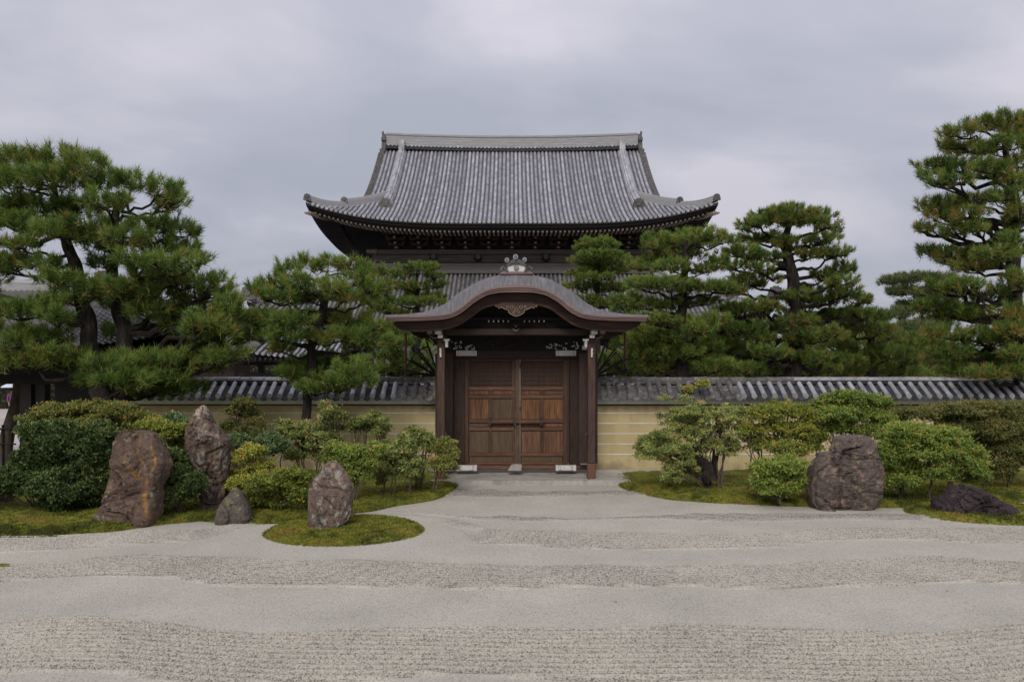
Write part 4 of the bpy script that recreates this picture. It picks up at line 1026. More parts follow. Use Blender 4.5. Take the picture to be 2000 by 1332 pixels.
# ------------------------------------------------------------------ rocks
def rock(levels, D, z_base, ratio, mat, label, seed, stains=(), depth=.75, amp=.05, crack=.05, sq=2.5, lean=0.0, name='garden_rock'):
    lv = sorted(levels); ys = [l[0] for l in lv]
    n, k = 90, 128
    zt, zb = ZW(ys[0], D), z_base-.12
    V = []; L_ = [(XW(l[1], D), XW(l[2], D), ZW(l[0], D)) for l in lv]
    L_.append((L_[-1][0]+.0, L_[-1][1]-.0, zb-.1))
    zs = [l[2] for l in L_][::-1]; xl = [l[0] for l in L_][::-1]; xr = [l[1] for l in L_][::-1]
    cx_ = sum((l[0]+l[1])/2 for l in L_[:-1])/len(L_[:-1])
    wm = max(l[1]-l[0] for l in L_)/2
    for i in range(n):
        s = i/(n-1); z = zb+(zt-zb)*s
        a_ = float(np.interp(z, zs, xl)); b2 = float(np.interp(z, zs, xr))
        c_2 = (a_+b2)/2; h = max(.004, (b2-a_)/2)
        hd = depth*(h*.45+wm*.55*math.sqrt(max(0, 1-max(0, (s-.45)/.55)**2.2)))
        for j in range(k):
            t_ = 2*math.pi*j/k; ct, st = math.cos(t_), math.sin(t_)
            rr = (abs(ct)**sq+abs(st)**sq)**(-1/sq)
            x = c_2+h*rr*ct; y = D+hd*rr*st+lean*(s-.3)
            p = Vector((x*1.0+seed*3.1, y*1.0, z*1.0+seed))
            pw = p+Vector((mnoise.noise(p*2.5), mnoise.noise(p*2.5+Vector((5, 5, 5))), mnoise.noise(p*2.5+Vector((9, 2, 5)))))*.16
            nn = mnoise.fractal(p*1.3, 1, 2, 3)*amp*.8
            for fs, fk in ((1.35, 1.0), (3.3, .42), (8.5, .24), (19, .13)):
                dv, pv = mnoise.voronoi(pw*fs); tv = mnoise.cell_vector(pv[0]*7.3); cc_ = mnoise.cell(pv[0]*5.1+Vector((3, 3, 3)))
                nn += (pw*fs-pv[0]).dot(tv-Vector((.5, .5, .5)) if min(tv) >= 0 else tv)*amp*fk*1.6+cc_*amp*fk*.55
            nn -= crack*.5*max(0, 1-(mnoise.voronoi(pw*1.9)[0][1]-mnoise.voronoi(pw*1.9)[0][0])*9)
            nn += mnoise.noise(p*16)*amp*.16+mnoise.noise(p*37)*amp*.09-.15*amp
            nn *= min(1, h/.12)*(.22+.78*abs(st))
            nn -= amp*.25; V.append((x+min(nn, .012)*ct, y+nn*st*1.6, z+(nn*.3 if i > 2 else 0)))
    Fc = []
    for i in range(n-1):
        for j in range(k):
            a_ = i*k+j; b2 = i*k+(j+1) % k; Fc.append((a_, b2, b2+k, a_+k))
    V.append((float(np.mean([v[0] for v in V[-k:]])), float(np.mean([v[1] for v in V[-k:]])), zt+.01))
    me = bpy.data.meshes.new(name); loc = Vector((cx_, D, z_base))
    me.from_pydata([tuple(Vector(v)-loc) for v in V], [], Fc+[((n-1)*k+j, (n-1)*k+(j+1) % k, n*k) for j in range(k)])
    me.materials.append(mat); me.polygons.foreach_set('use_smooth', [True]*len(me.polygons))
    try: me.set_sharp_from_angle(angle=R(38))
    except Exception: pass
    at = me.attributes.new('stain', 'FLOAT', 'POINT'); val = []
    for v in V:          # mineral veins and caps: real colour of the stone, by place on it
        px_, py_ = CX+v[0]/D*F, HY-(v[2]-EYE)/D*F; q = 0
        p = Vector(v); nz_ = mnoise.fractal(p*4, 1, 2, 4)*1.0+mnoise.noise(p*14)*.4
        for (pl, wd_) in stains:
            dm = 1e9
            for (ax_, ay_), (bx_, by_) in zip(pl[:-1], pl[1:]):
                ex, ey = bx_-ax_, by_-ay_; t_ = max(0, min(1, ((px_-ax_)*ex+(py_-ay_)*ey)/(ex*ex+ey*ey+1e-6))); dm = min(dm, math.hypot(px_-ax_-ex*t_, py_-ay_-ey*t_))
            q = max(q, max(0, min(1, (.95-dm/(wd_*.62)+nz_*1.1)*1.1)))
        val.append(q)
    at.data.foreach_set('value', np.array(val, dtype=np.float32))
    me.update()
    o = link(name, me, None, loc); tag(o, label, 'rock'); return o
def rockmat(name, dark, mid_, tan, lich, stain, w1=.55, w2=.60):
    sp_ = [(3.1, w1, w1+.09, tan, .75), (8, w2, w2+.05, lich, .85), (15, .56, .66, dark, .8), (45, .62, .70, (.30, .28, .26), .5)]
    m = material(name, [(.3, dark), (.5, mid_), (.74, tuple(c*1.5 for c in mid_))], 7, detail=10, rough=.88, bump=1, bscale=16, bdist=.03, spots=sp_, dist=1.4, stretch=(1.2, 1.2, .9), rl=.78)
    N = m.node_tree.nodes; L = m.node_tree.links; bs = N['Principled BSDF']
    src = bs.inputs['Base Color'].links[0].from_socket
    at = N.new('ShaderNodeAttribute'); at.attribute_name = 'stain'
    nz = N.new('ShaderNodeTexNoise'); nz.inputs['Scale'].default_value = 13; nz.inputs['Detail'].default_value = 7; nz.inputs['Roughness'].default_value = .7
    tcn = [q for q in N if q.type == 'TEX_COORD'][0]; L.new(tcn.outputs['Object'], nz.inputs['Vector'])
    rp = N.new('ShaderNodeValToRGB'); L.new(nz.outputs['Fac'], rp.inputs[0]); e = rp.color_ramp.elements
    e[0].position = .32; e[0].color = (*[c*.35 for c in stain], 1); e[1].position = .68; e[1].color = (*[c*1.15 for c in stain], 1)
    mm = N.new('ShaderNodeMix'); mm.data_type = 'RGBA'; L.new(at.outputs['Fac'], mm.inputs[0]); L.new(src, mm.inputs[6]); L.new(rp.outputs[0], mm.inputs[7])
    L.new(mm.outputs[2], bs.inputs['Base Color'])
    return m
RM = [rockmat('rock_purple_ochre', (.046, .032, .026), (.115, .078, .060), (.25, .165, .105), (.24, .23, .19), (.38, .20, .07), w1=.57),
      rockmat('rock_pale_top', (.045, .032, .027), (.105, .072, .056), (.22, .15, .10), (.22, .22, .19), (.42, .33, .26), w1=.55, w2=.55),
      rockmat('rock_grey_brown', (.05, .042, .036), (.105, .088, .074), (.18, .165, .075), (.22, .21, .14), (.2, .2, .1), w1=.54),
      rockmat('rock_lichen', (.06, .042, .037), (.14, .10, .082), (.27, .20, .13), (.28, .30, .25), (.36, .24, .19), w1=.58, w2=.54),
      rockmat('rock_violet', (.042, .034, .031), (.115, .088, .078), (.27, .205, .155), (.23, .21, .165), (.30, .20, .16), w1=.55),
      rockmat('rock_dark_violet', (.016, .012, .013), (.040, .028, .030), (.08, .055, .052), (.08, .075, .07), (.08, .06, .05), w1=.6, w2=.63)]
rock([(841, 248, 290), (847, 233, 305), (864, 227, 311), (885, 224, 321), (904, 221, 329), (927, 216, 326), (948, 211, 317), (969, 205, 314), (990, 198, 312), (1007, 190, 310), (1019, 194, 306), (1034, 215, 292)], 12.75, .1, 1, RM[0],
     'tall flat-topped purple rock with an ochre streak, nearest the gravel at left', 1, stains=[([(258, 888), (264, 908), (282, 930)], 9), ([(300, 930), (295, 970), (303, 1010)], 7), ([(303, 1000), (306, 1018)], 12), ([(285, 850), (282, 880), (300, 925)], 2.5), ([(305, 870), (318, 900), (305, 925)], 4)], depth=.58, amp=.062, crack=.05, sq=5)
rock([(792, 393, 402), (801, 383, 411), (813, 376, 417), (828, 370, 424), (843, 364, 438), (858, 362, 451), (875, 364, 452), (906, 368, 451), (937, 376, 448), (965, 386, 443), (990, 392, 436)], 13.75, .15, 1, RM[1],
     'pointed upright rock with pale tip behind the small boulder', 2, stains=[([(396, 798), (398, 822)], 17), ([(405, 835), (430, 850)], 9), ([(385, 915), (415, 960)], 4)], depth=.8, amp=.075, crack=.06)
rock([(951, 455, 463), (963, 446, 475), (977, 435, 482), (994, 426, 489), (1011, 421, 493), (1024, 424, 488)], 12.95, .05, 1, RM[2], 'small rounded grey-brown boulder at the gravel edge at left', 3, depth=.9, amp=.035, crack=.02)
rock([(900, 641, 660), (906, 633, 666), (918, 625, 676), (934, 611, 686), (945, 606, 692), (964, 603, 692), (985, 604, 690), (1002, 604, 688), (1013, 604, 684), (1028, 606, 672)], 12.15, .12, 1, RM[3],
     'pointed brown rock with grey-green lichen on the round moss island', 4, stains=[([(650, 902), (652, 918)], 12), ([(630, 930), (618, 945)], 8), ([(665, 925), (668, 940)], 5)], depth=.7, amp=.05, crack=.04)
rock([(850, 1640, 1694), (855, 1629, 1702), (868, 1621, 1708), (880, 1615, 1710), (884, 1594, 1712), (903, 1587, 1717), (925, 1582, 1719), (952, 1580, 1717), (969, 1579, 1716), (980, 1582, 1712), (992, 1586, 1706)], 14.35, .12, 1, RM[4],
     'broad violet-grey rock standing between the shrubs at right', 5, stains=[([(1628, 862), (1612, 890), (1600, 925)], 7), ([(1655, 905), (1680, 935)], 5), ([(1700, 900), (1710, 890)], 4), ([(1610, 980), (1640, 975)], 7)], depth=.55, amp=.085, crack=.08, sq=5)
rock([(945, 1868, 1886), (951, 1857, 1914), (963, 1846, 1932), (974, 1836, 1949), (985, 1827, 1968), (994, 1826, 1981), (1004, 1836, 1978)], 13.7, .1, 1, RM[5], 'low dark violet rock lying on the right moss island', 6, depth=.8, amp=.075, crack=.07)
rock([(936, -25, 10), (944, -30, 22), (952, -30, 24)], 14.2, .2, 1, RM[2], 'flat grey stone half hidden by the bush at the left edge', 8, depth=.8, amp=.03, crack=.02)

# ------------------------------------------------------------------ pines
def needles(P, Dr, tint, L_, wd_, k):
    n = len(P)
    u = rng.uniform(-.55, .40, (n*k, 1))
    B = np.repeat(P, k, 0)+np.repeat(Dr, k, 0)*u*L_*.9
    d = np.repeat(Dr, k, 0)*(.62+.9*(u+.2))+rng.normal(0, .52, (n*k, 3)); d /= np.linalg.norm(d, axis=1)[:, None]
    s = np.cross(d, rng.normal(0, 1, (n*k, 3))); s /= np.linalg.norm(s, axis=1)[:, None]
    L2 = L_*rng.uniform(.7, 1.15, (n*k, 1))
    T = np.stack([B-s*wd_/2, B+s*wd_/2, B+d*L2], 1).reshape(-1, 3)
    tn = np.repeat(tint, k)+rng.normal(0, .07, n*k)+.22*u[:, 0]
    old = (u[:, 0] < -.2) & (rng.uniform(0, 1, n*k) < .30)
    tn = np.where(old, rng.uniform(.6, .85, n*k), tn)
    return T, np.clip(tn, 0, 1)
def pine(label, trunks, pads, D, dspread, dens=1.0, L_=.15, wd_=.016, k=15, far=False, group=None, brown=.16, rt=.10, seed=0, bfac=1.0):
    rs = np.random.default_rng(seed+100); pr = random.Random(seed)
    base = trunks[0][0]; b0 = (XW(base[0], D), D, 0)
    t = thing('pine_tree', label, 'tree', b0, group)
    TP = []
    for tr in trunks:
        pts = []; rad = []
        L0 = [Vector(W(p[0], p[1], D+(p[3] if len(p) > 3 else 0))) for p in tr]; R0 = [p[2]*D/F for p in tr]
        for i in range(len(L0)-1):
            for s in range(6):
                u = s/6; p = L0[i].lerp(L0[i+1], u); r_ = R0[i]+(R0[i+1]-R0[i])*u
                j = r_*.35; p = p+Vector((mnoise.noise(p*2.1)*j*2, mnoise.noise(p*2.1+Vector((9, 0, 0)))*j*2, 0)); pts.append(tuple(p)); rad.append(r_*(1+.12*mnoise.noise(p*5)))
        pts.append(tuple(L0[-1])); rad.append(R0[-1]*.6)
        MB().tube(pts, rad, 12).build('trunk', M['pinebark'], t, smooth=True)
        TP += [(Vector(p), r_) for p, r_ in zip(pts, rad)]
    TT, TI = [], []
    cxp = sum(p[0] for p in pads)/len(pads); wxp = max(abs(p[0]-cxp) for p in pads)+1
    for pd_ in pads:
        px, py, rx, ry = pd_[:4]
        rel = min(1, abs(px-cxp)/wxp)
        dd = pd_[4] if len(pd_) > 4 else pr.uniform(-1, .75)*dspread*math.sqrt(max(.08, 1-rel*rel))
        Dp = D+dd; c = np.array(W(px, py, Dp)); c[2] -= L_*.40; ax = rx*Dp/F*1.02; az = ry*Dp/F*1.05; ay = max(.22, ax*pr.uniform(.7, 1.0))
        area = math.pi*ax*ay
        bw = brown*(1.9 if pr.random() < .3 else .45)
        nt_ = int((area*95+10)*dens*(.2/L_)**.9*(1+az*1.2))
        a_ = rs.uniform(0, 2*np.pi, nt_); r_ = rs.uniform(0, 1, nt_)**.5; lump = 1+.16*np.sin(a_*3+pr.uniform(0, 6))+.08*np.sin(a_*7+px)
        X = r_*np.cos(a_)*lump; Y = r_*np.sin(a_)*lump; hmax = np.sqrt(np.clip(1-r_**2, 0, 1))
        v = rs.uniform(-1, 1, nt_); Zt = np.where(v > -.25, hmax*(.35+.65*np.abs(v)), -hmax*.7*np.abs(v))
        Zt += .12*np.sin(X*7+px)+.12*np.sin(Y*8+py)
        q3 = (np.arange(nt_)//3)*3       # shoots stand in bunches of three
        X, Y, Zt = X[q3], Y[q3], Zt[q3]
        P = np.stack([c[0]+X*ax, c[1]+Y*ay, c[2]+Zt*az], -1)+rs.normal(0, .16, (nt_, 3))*L_
        dr = np.stack([X*.75, Y*.75, .85+.4*Zt], -1)+rs.normal(0, .22, (nt_, 3)); dr /= np.linalg.norm(dr, axis=1)[:, None]
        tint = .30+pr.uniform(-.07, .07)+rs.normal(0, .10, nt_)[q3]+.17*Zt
        old = (rs.uniform(0, 1, nt_) < np.where(Zt < .15, bw*1.6, bw*.25))
        tint = np.where(old, rs.uniform(.62, .92, nt_), tint)
        T, I = needles(P, dr, tint, L_, wd_, k); TT.append(T); TI.append(I)
        # branch to the pad
        tgt = Vector(c)-Vector((0, 0, az*.55))
        best = min(TP, key=lambda q: (q[0]-tgt).length+3.0*max(0, q[0].z-tgt.z+.05)+.5*max(0, tgt.z-q[0].z-1.2))
        st = best[0]; ln = (tgt-st).length
        if ln < .12: continue
        r0 = min(best[1]*.6, .018+.024*ln)*bfac; ns = 9; pts = []
        for i in range(ns+1):
            u = i/ns; p = st.lerp(tgt, u); p.z += (-.10*math.sin(u*math.pi)+.0)*ln*pr.choice((1, .4))
            w_ = .07*ln*math.sin(u*math.pi); q = p*2.4+Vector((px, 0, 0)); p = p+Vector((mnoise.noise(q), mnoise.noise(q+Vector((7, 1, 2))), mnoise.noise(q+Vector((1, 9, 4)))))*w_*2.2
            pts.append(tuple(p))
        b = MB(); b.tube(pts, [r0*(1-.62*i/ns) for i in range(ns+1)], 6)
        nw = 6
        for w_ in range(nw):
            an = 2*math.pi*w_/nw+pr.uniform(-.4, .4); e2 = Vector((c[0]+ax*.75*math.cos(an), c[1]+ay*.75*math.sin(an), c[2]+az*pr.uniform(-.2, .3)))
            s3 = Vector(pts[-1-(w_ % 3)]); m3 = s3.lerp(e2, .5)+Vector((pr.uniform(-.05, .05), pr.uniform(-.05, .05), -.04))
            b.tube([tuple(s3), tuple(m3), tuple(e2)], [r0*.36, r0*.26, r0*.12], 4, cap=False)
        b.build('branch', M['pinebark'], t, smooth=True)
    T = np.concatenate(TT); I = np.concatenate(TI)
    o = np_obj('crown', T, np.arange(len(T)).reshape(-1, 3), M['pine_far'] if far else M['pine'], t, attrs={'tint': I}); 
    return len(I)
NT = 0
P1 = [(270,500,40,13),(330,545,38,13),(250,590,40,12,.5),(400,625,36,13),(40,312,70,20),(110,306,60,20),(168,320,50,22),(30,345,50,18),(100,345,60,18),(198,346,45,20),(262,350,38,16),(318,364,38,16),(340,384,24,12),(330,398,28,10),
 (20,388,40,16),(80,395,50,20),(150,400,55,20),(208,388,42,18),(300,438,45,16),(350,446,34,18),(170,436,60,18),(62,432,55,20),(8,424,40,18),(122,448,50,18),(240,456,48,18),
 (300,478,48,18),(366,482,36,18),(388,500,22,15),(330,508,50,16),(196,468,44,14),(40,500,30,10),(88,508,34,15),(118,536,46,12),(200,508,36,12),(8,512,45,18),(30,470,40,14),
 (284,528,34,10),(370,540,48,20),(418,552,32,20),(444,586,30,16),(402,568,40,16),(130,576,42,15),(188,560,55,18),(262,560,55,20),(322,570,40,18),(380,592,48,22),(430,612,38,22),
 (20,602,50,16),(70,592,48,16),(102,608,36,14),(300,602,50,15),(352,622,48,18),(420,642,46,20),(458,652,36,20),(380,650,38,13),(60,650,52,18),(108,655,30,18),(30,664,32,12),
 (30,702,38,14),(92,690,56,20),(150,700,48,20),(210,706,48,18),(270,700,52,20),(330,700,52,20),(388,706,42,18),(250,734,48,17),(190,736,48,16),(310,734,56,16),(362,748,36,13),(300,758,60,10),(440,690,40,17),(410,668,34,12),(225,640,30,12),(150,620,24,12),(-40,330,60,30),(-50,420,60,40),(-50,540,60,40),(-40,640,50,30)]
NT += pine('big old pine with two trunks and spreading pads at the left', [[(205, 800, 20), (190, 720, 17), (172, 640, 14.5), (160, 580, 13), (148, 520, 12), (132, 470, 9), (110, 400, 7), (100, 340, 4)], [(235, 780, 17, .3), (252, 700, 16, .4), (242, 650, 15, .4), (230, 590, 13, .4), (222, 520, 11, .4), (224, 440, 8, .4), (235, 380, 5, .4)]],
     [(p[0], p[1], p[2]*1.04, p[3]*1.0) for p in P1], 16.6, 1.2, L_=.19, wd_=.014, k=26, dens=.88, brown=.10, seed=1)
P2 = [(590,508,14,10),(620,514,12,9),(650,506,18,10),(674,512,20,9),(702,517,22,10),(560,522,22,12),(538,545,22,12),(506,556,17,11),(580,545,28,11),(642,556,32,11),(702,540,34,13),(726,556,20,14),(668,575,28,12),(712,580,24,12),(522,572,24,12),(560,572,34,13),(600,576,24,9),
 (520,620,34,15),(570,620,38,14),(620,621,34,12),(680,620,44,14),(730,630,28,14),(510,650,28,15),(560,650,38,14),(610,656,22,8),(662,652,44,14),(722,656,36,15),(545,674,22,8),(700,672,34,10),
 (600,706,36,15),(642,702,38,17),(690,716,38,15),(572,726,28,11),(622,736,38,12),(682,738,42,11),(610,752,28,8),(650,752,24,6)]
NT += pine('pine with dark bare stem standing before the left wall', [[(596, 880, 9.5), (597, 790, 9), (600, 756, 9), (612, 715, 9), (607, 680, 8.5), (618, 640, 8.5), (630, 603, 8.5), (633, 572, 6), (640, 530, 3)]], [(p[0], p[1], p[2]*1.12, p[3]*1.18) for p in P2], 16.9, .9, L_=.16, wd_=.014, k=22, dens=1.25, brown=.16, seed=2)
P3 = [(820,520,38,7),(784,533,26,7),(848,536,22,6),(796,556,34,7),(852,553,24,7),(822,572,30,6),(768,584,34,7),(822,588,42,7),(752,602,28,7),(860,576,16,5),(790,610,30,6)]
NT += pine('slim tiered pine behind the gate roof, left side', [[(815, 740, 6), (815, 600, 4), (814, 530, 2)]], [(p[0], p[1], p[2]*1.05, p[3]*1.15) for p in P3], 25, .7, L_=.12, wd_=.016, k=18, brown=.24, seed=3)
P3b = [(742,524,20,12),(758,556,18,16),(742,592,24,14),(722,566,16,14),(770,640,30,15),(742,640,26,14),(758,688,34,13),(802,700,30,13),(780,722,34,10),(830,684,22,18),(736,716,34,10),(820,652,24,12),(842,718,26,14),(700,700,26,12),(812,732,30,8),(775,665,30,10)]
NT += pine('shadowed pine between the middle pine and the gate', [[(770, 745, 8), (765, 660, 7), (752, 560, 4)]], P3b, 22.5, .8, L_=.16, wd_=.016, k=18, brown=.12, seed=4)
P4 = [(1168,474,40,8),(1146,482,22,6),(1172,497,48,6),(1136,507,26,6),(1202,504,26,7),(1174,512,44,6),(1135,531,28,6),(1190,527,36,6),(1160,540,38,6),(1128,556,26,6),(1180,560,42,7),(1212,560,18,7),(1150,584,38,7),(1190,592,34,7),(1216,585,16,6)]
NT += pine('slim tiered pine behind the gate roof, right side', [[(1168, 740, 6), (1168, 600, 5), (1168, 480, 2.5)]], [(p[0], p[1], p[2]*1.05, p[3]*1.15) for p in P4], 26, .7, L_=.115, wd_=.016, k=18, brown=.2, seed=5, dens=1.15)
P5 = [(1288,466,34,12),(1330,461,38,11),(1380,456,38,11),(1410,466,28,10),(1276,478,18,10),(1350,474,46,10),(1330,495,48,11),(1280,510,42,10),(1248,516,22,9),(1312,516,38,11),(1400,510,28,11),(1372,522,28,9),
 (1250,550,34,12),(1300,550,42,12),(1352,556,46,10),(1400,556,38,10),(1428,562,28,10),(1225,580,28,13),(1262,592,38,12),(1312,590,38,10),(1372,586,28,8),(1218,602,22,10),(1268,618,34,10),(1300,622,30,10),
 (1250,660,34,12),(1304,655,40,12),(1352,662,40,12),(1384,676,30,11),(1240,690,40,12),(1320,682,48,11),(1280,712,58,12),(1352,722,48,10),(1224,722,40,12),(1400,712,40,12),(1190,700,22,16),(1368,640,34,12),(1395,620,30,12)]
NT += pine('broad pine with straight stem just right of the gate', [[(1334, 760, 13), (1334, 690, 12), (1330, 640, 10), (1334, 580, 9), (1337, 520, 7), (1340, 470, 4)]], P5, 22, 1.3, L_=.155, wd_=.016, k=20, dens=1.12, brown=.2, seed=6)
P6 = [(1560,622,34,11,-1.2),(1530,690,20,8,-.8),(1570,648,24,10,-1.1),(1474,431,33,10),(1500,419,38,11),(1545,410,48,11),(1590,420,38,11),(1611,436,28,11),(1626,452,20,13),(1460,441,20,10),(1540,428,46,8),(1470,465,33,8),(1510,462,33,9),(1545,472,36,9),(1608,464,30,9),
 (1450,490,42,12),(1500,497,36,9),(1590,493,38,9),(1630,490,33,12),(1430,516,28,10),(1482,520,28,9),(1650,520,26,12),(1612,534,34,9),(1470,546,48,13),(1440,562,28,12),(1640,547,33,10),(1582,562,26,7),
 (1560,574,36,10),(1610,584,40,10),(1652,568,33,12),(1682,582,28,12),(1436,600,36,13),(1490,594,36,12),(1556,604,30,12),(1640,612,44,12),(1690,612,30,14),
 (1402,636,36,13),(1450,640,38,13),(1502,632,38,12),(1560,656,30,12),(1622,648,38,12),(1440,684,38,12),(1502,684,38,11),(1590,694,36,11),(1450,716,44,10),(1506,716,40,10),(1600,718,44,10),(1650,700,36,12),(1480,660,34,12),(1410,668,30,12)]
NT += pine('tall rugged pine with crooked limbs rising over the right wall', [[(1543, 760, 19), (1546, 730, 17), (1556, 680, 14.5), (1558, 620, 12.5), (1552, 560, 11.5), (1540, 510, 10), (1530, 470, 7.5), (1545, 430, 5)]], P6, 23.5, 1.5, L_=.155, wd_=.017, k=20, dens=1.05, brown=.15, seed=7, bfac=1.35)
P6b = [(1660,640,34,14),(1710,640,34,14),(1740,650,26,12),(1640,672,30,12),(1690,680,40,13),(1744,688,40,13),(1700,716,48,11),(1760,720,40,10),(1650,724,30,9),(1778,700,22,12),(1716,612,24,12),(1670,606,26,12)]
P10 = [(x, y, 40, 14) for x, y in ((1210,640),(1250,632),(1290,640),(1340,628),(1390,632),(1430,640),(1470,650),(1230,672),(1280,668),(1330,672),(1380,676),(1430,672),(1480,682),(1210,706),(1260,700),(1310,706),(1360,704),(1410,700),(1460,708),(1510,702),(1240,730),(1300,732),(1360,732),(1430,732),(1500,732))]
NT += pine('dense low pine filling the gap behind the straight-stemmed pine', [[(1350, 760, 9), (1352, 690, 8), (1345, 620, 5)]], P10, 28, 1.4, L_=.20, wd_=.022, k=16, dens=.9, brown=.2, seed=18)
P11 = [(x, y, 38, 14) for x, y in ((1560,640),(1600,626),(1650,620),(1700,626),(1560,676),(1610,664),(1660,660),(1720,664),(1770,668),(1550,706),(1600,700),(1650,704),(1700,700),(1750,706),(1800,700),(1580,730),(1640,732),(1710,732),(1790,732),(1840,724),(1810,660),(1860,690))]
NT += pine('dense low pine behind the foot of the tall rugged one', [[(1660, 760, 9), (1665, 690, 8), (1655, 630, 5)]], P11, 30, 1.4, L_=.20, wd_=.022, k=16, dens=.9, brown=.2, seed=19)
NT += pine('low wide pine at the foot of the tall rugged one', [[(1700, 760, 10), (1705, 700, 8), (1695, 640, 5)]], P6b, 25, 1.0, L_=.18, wd_=.017, k=18, dens=1.0, brown=.2, seed=8, bfac=1.3)
P7 = [(1985,356,38,15,-1.1),(1992,412,34,14,-1.1),(1975,470,34,11,-1.0),(1990,545,36,13,-1.1),(1985,645,40,15,-1.1),(1990,690,40,15,-1.0),(1960,240,48,12),(1910,247,34,11),(1870,262,34,11),(1988,262,30,12),(1850,285,20,9),(1900,292,46,10),(1960,286,46,12),(1830,326,38,12),(1880,332,46,13),(1940,332,46,13),(1990,320,38,14),(1808,346,18,10),(1852,356,38,9),
 (1810,402,22,11),(1850,396,38,12),(1902,392,38,10),(1840,420,38,12),(1892,420,34,11),(1806,448,20,10),(1858,452,38,11),(1904,447,26,9),(1965,384,34,13),(1992,440,30,16),(1830,492,36,9),(1880,500,46,11),(1940,497,46,11),(1990,490,38,12),(1900,520,42,9),(1860,512,30,8),
 (1834,562,36,15),(1882,562,38,14),(1932,580,44,15),(1982,562,38,16),(1822,600,36,15),(1870,612,46,15),(1930,622,46,16),(1986,612,38,16),(1850,652,44,15),(1910,660,46,15),(1970,662,46,16),(1862,692,42,13),(1920,700,46,14),(1980,702,42,14),(1872,722,34,10),(1930,730,44,10),(1990,728,38,12),(2040,300,40,40),(2050,420,40,40),(2050,560,50,50),(2050,680,50,40),(2010,240,30,16)]
NT += pine('tall pine cut by the right edge of the picture', [[(1990, 770, 15), (1996, 640, 14), (1980, 560, 13), (1972, 480, 12), (1982, 400, 10), (1968, 330, 7), (1960, 250, 4)]], [(p[0], p[1]-6, p[2]*1.02, p[3]*.98)+tuple(p[4:]) for p in P7], 19.2, 1.2, L_=.165, wd_=.015, k=20, dens=1.0, brown=.26, seed=9, bfac=1.2)
P8 = [(1745,545,28,6),(1770,538,24,6),(1800,540,38,8),(1850,545,38,8),(1762,566,32,9),(1828,572,38,13),(1792,596,38,13),(1782,640,40,13),(1824,630,36,14),(1756,610,26,12),(1800,672,34,12),(1840,680,30,14),(1760,680,30,12),(1850,600,30,18)]
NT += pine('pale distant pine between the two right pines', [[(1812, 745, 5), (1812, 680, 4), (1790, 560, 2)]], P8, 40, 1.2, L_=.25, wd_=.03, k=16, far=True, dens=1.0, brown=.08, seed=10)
P9 = [(440,615,26,10),(468,612,24,12),(455,640,30,12),(480,630,20,10),(430,650,30,12),(470,665,30,12),(500,610,16,8),(420,680,34,12),(460,700,30,12)]
NT += pine('pale distant tree left of the middle pine', [[(455, 745, 4), (455, 690, 3), (460, 620, 2)]], P9, 42, 1.0, L_=.25, wd_=.03, k=14, far=True, brown=.12, seed=11)

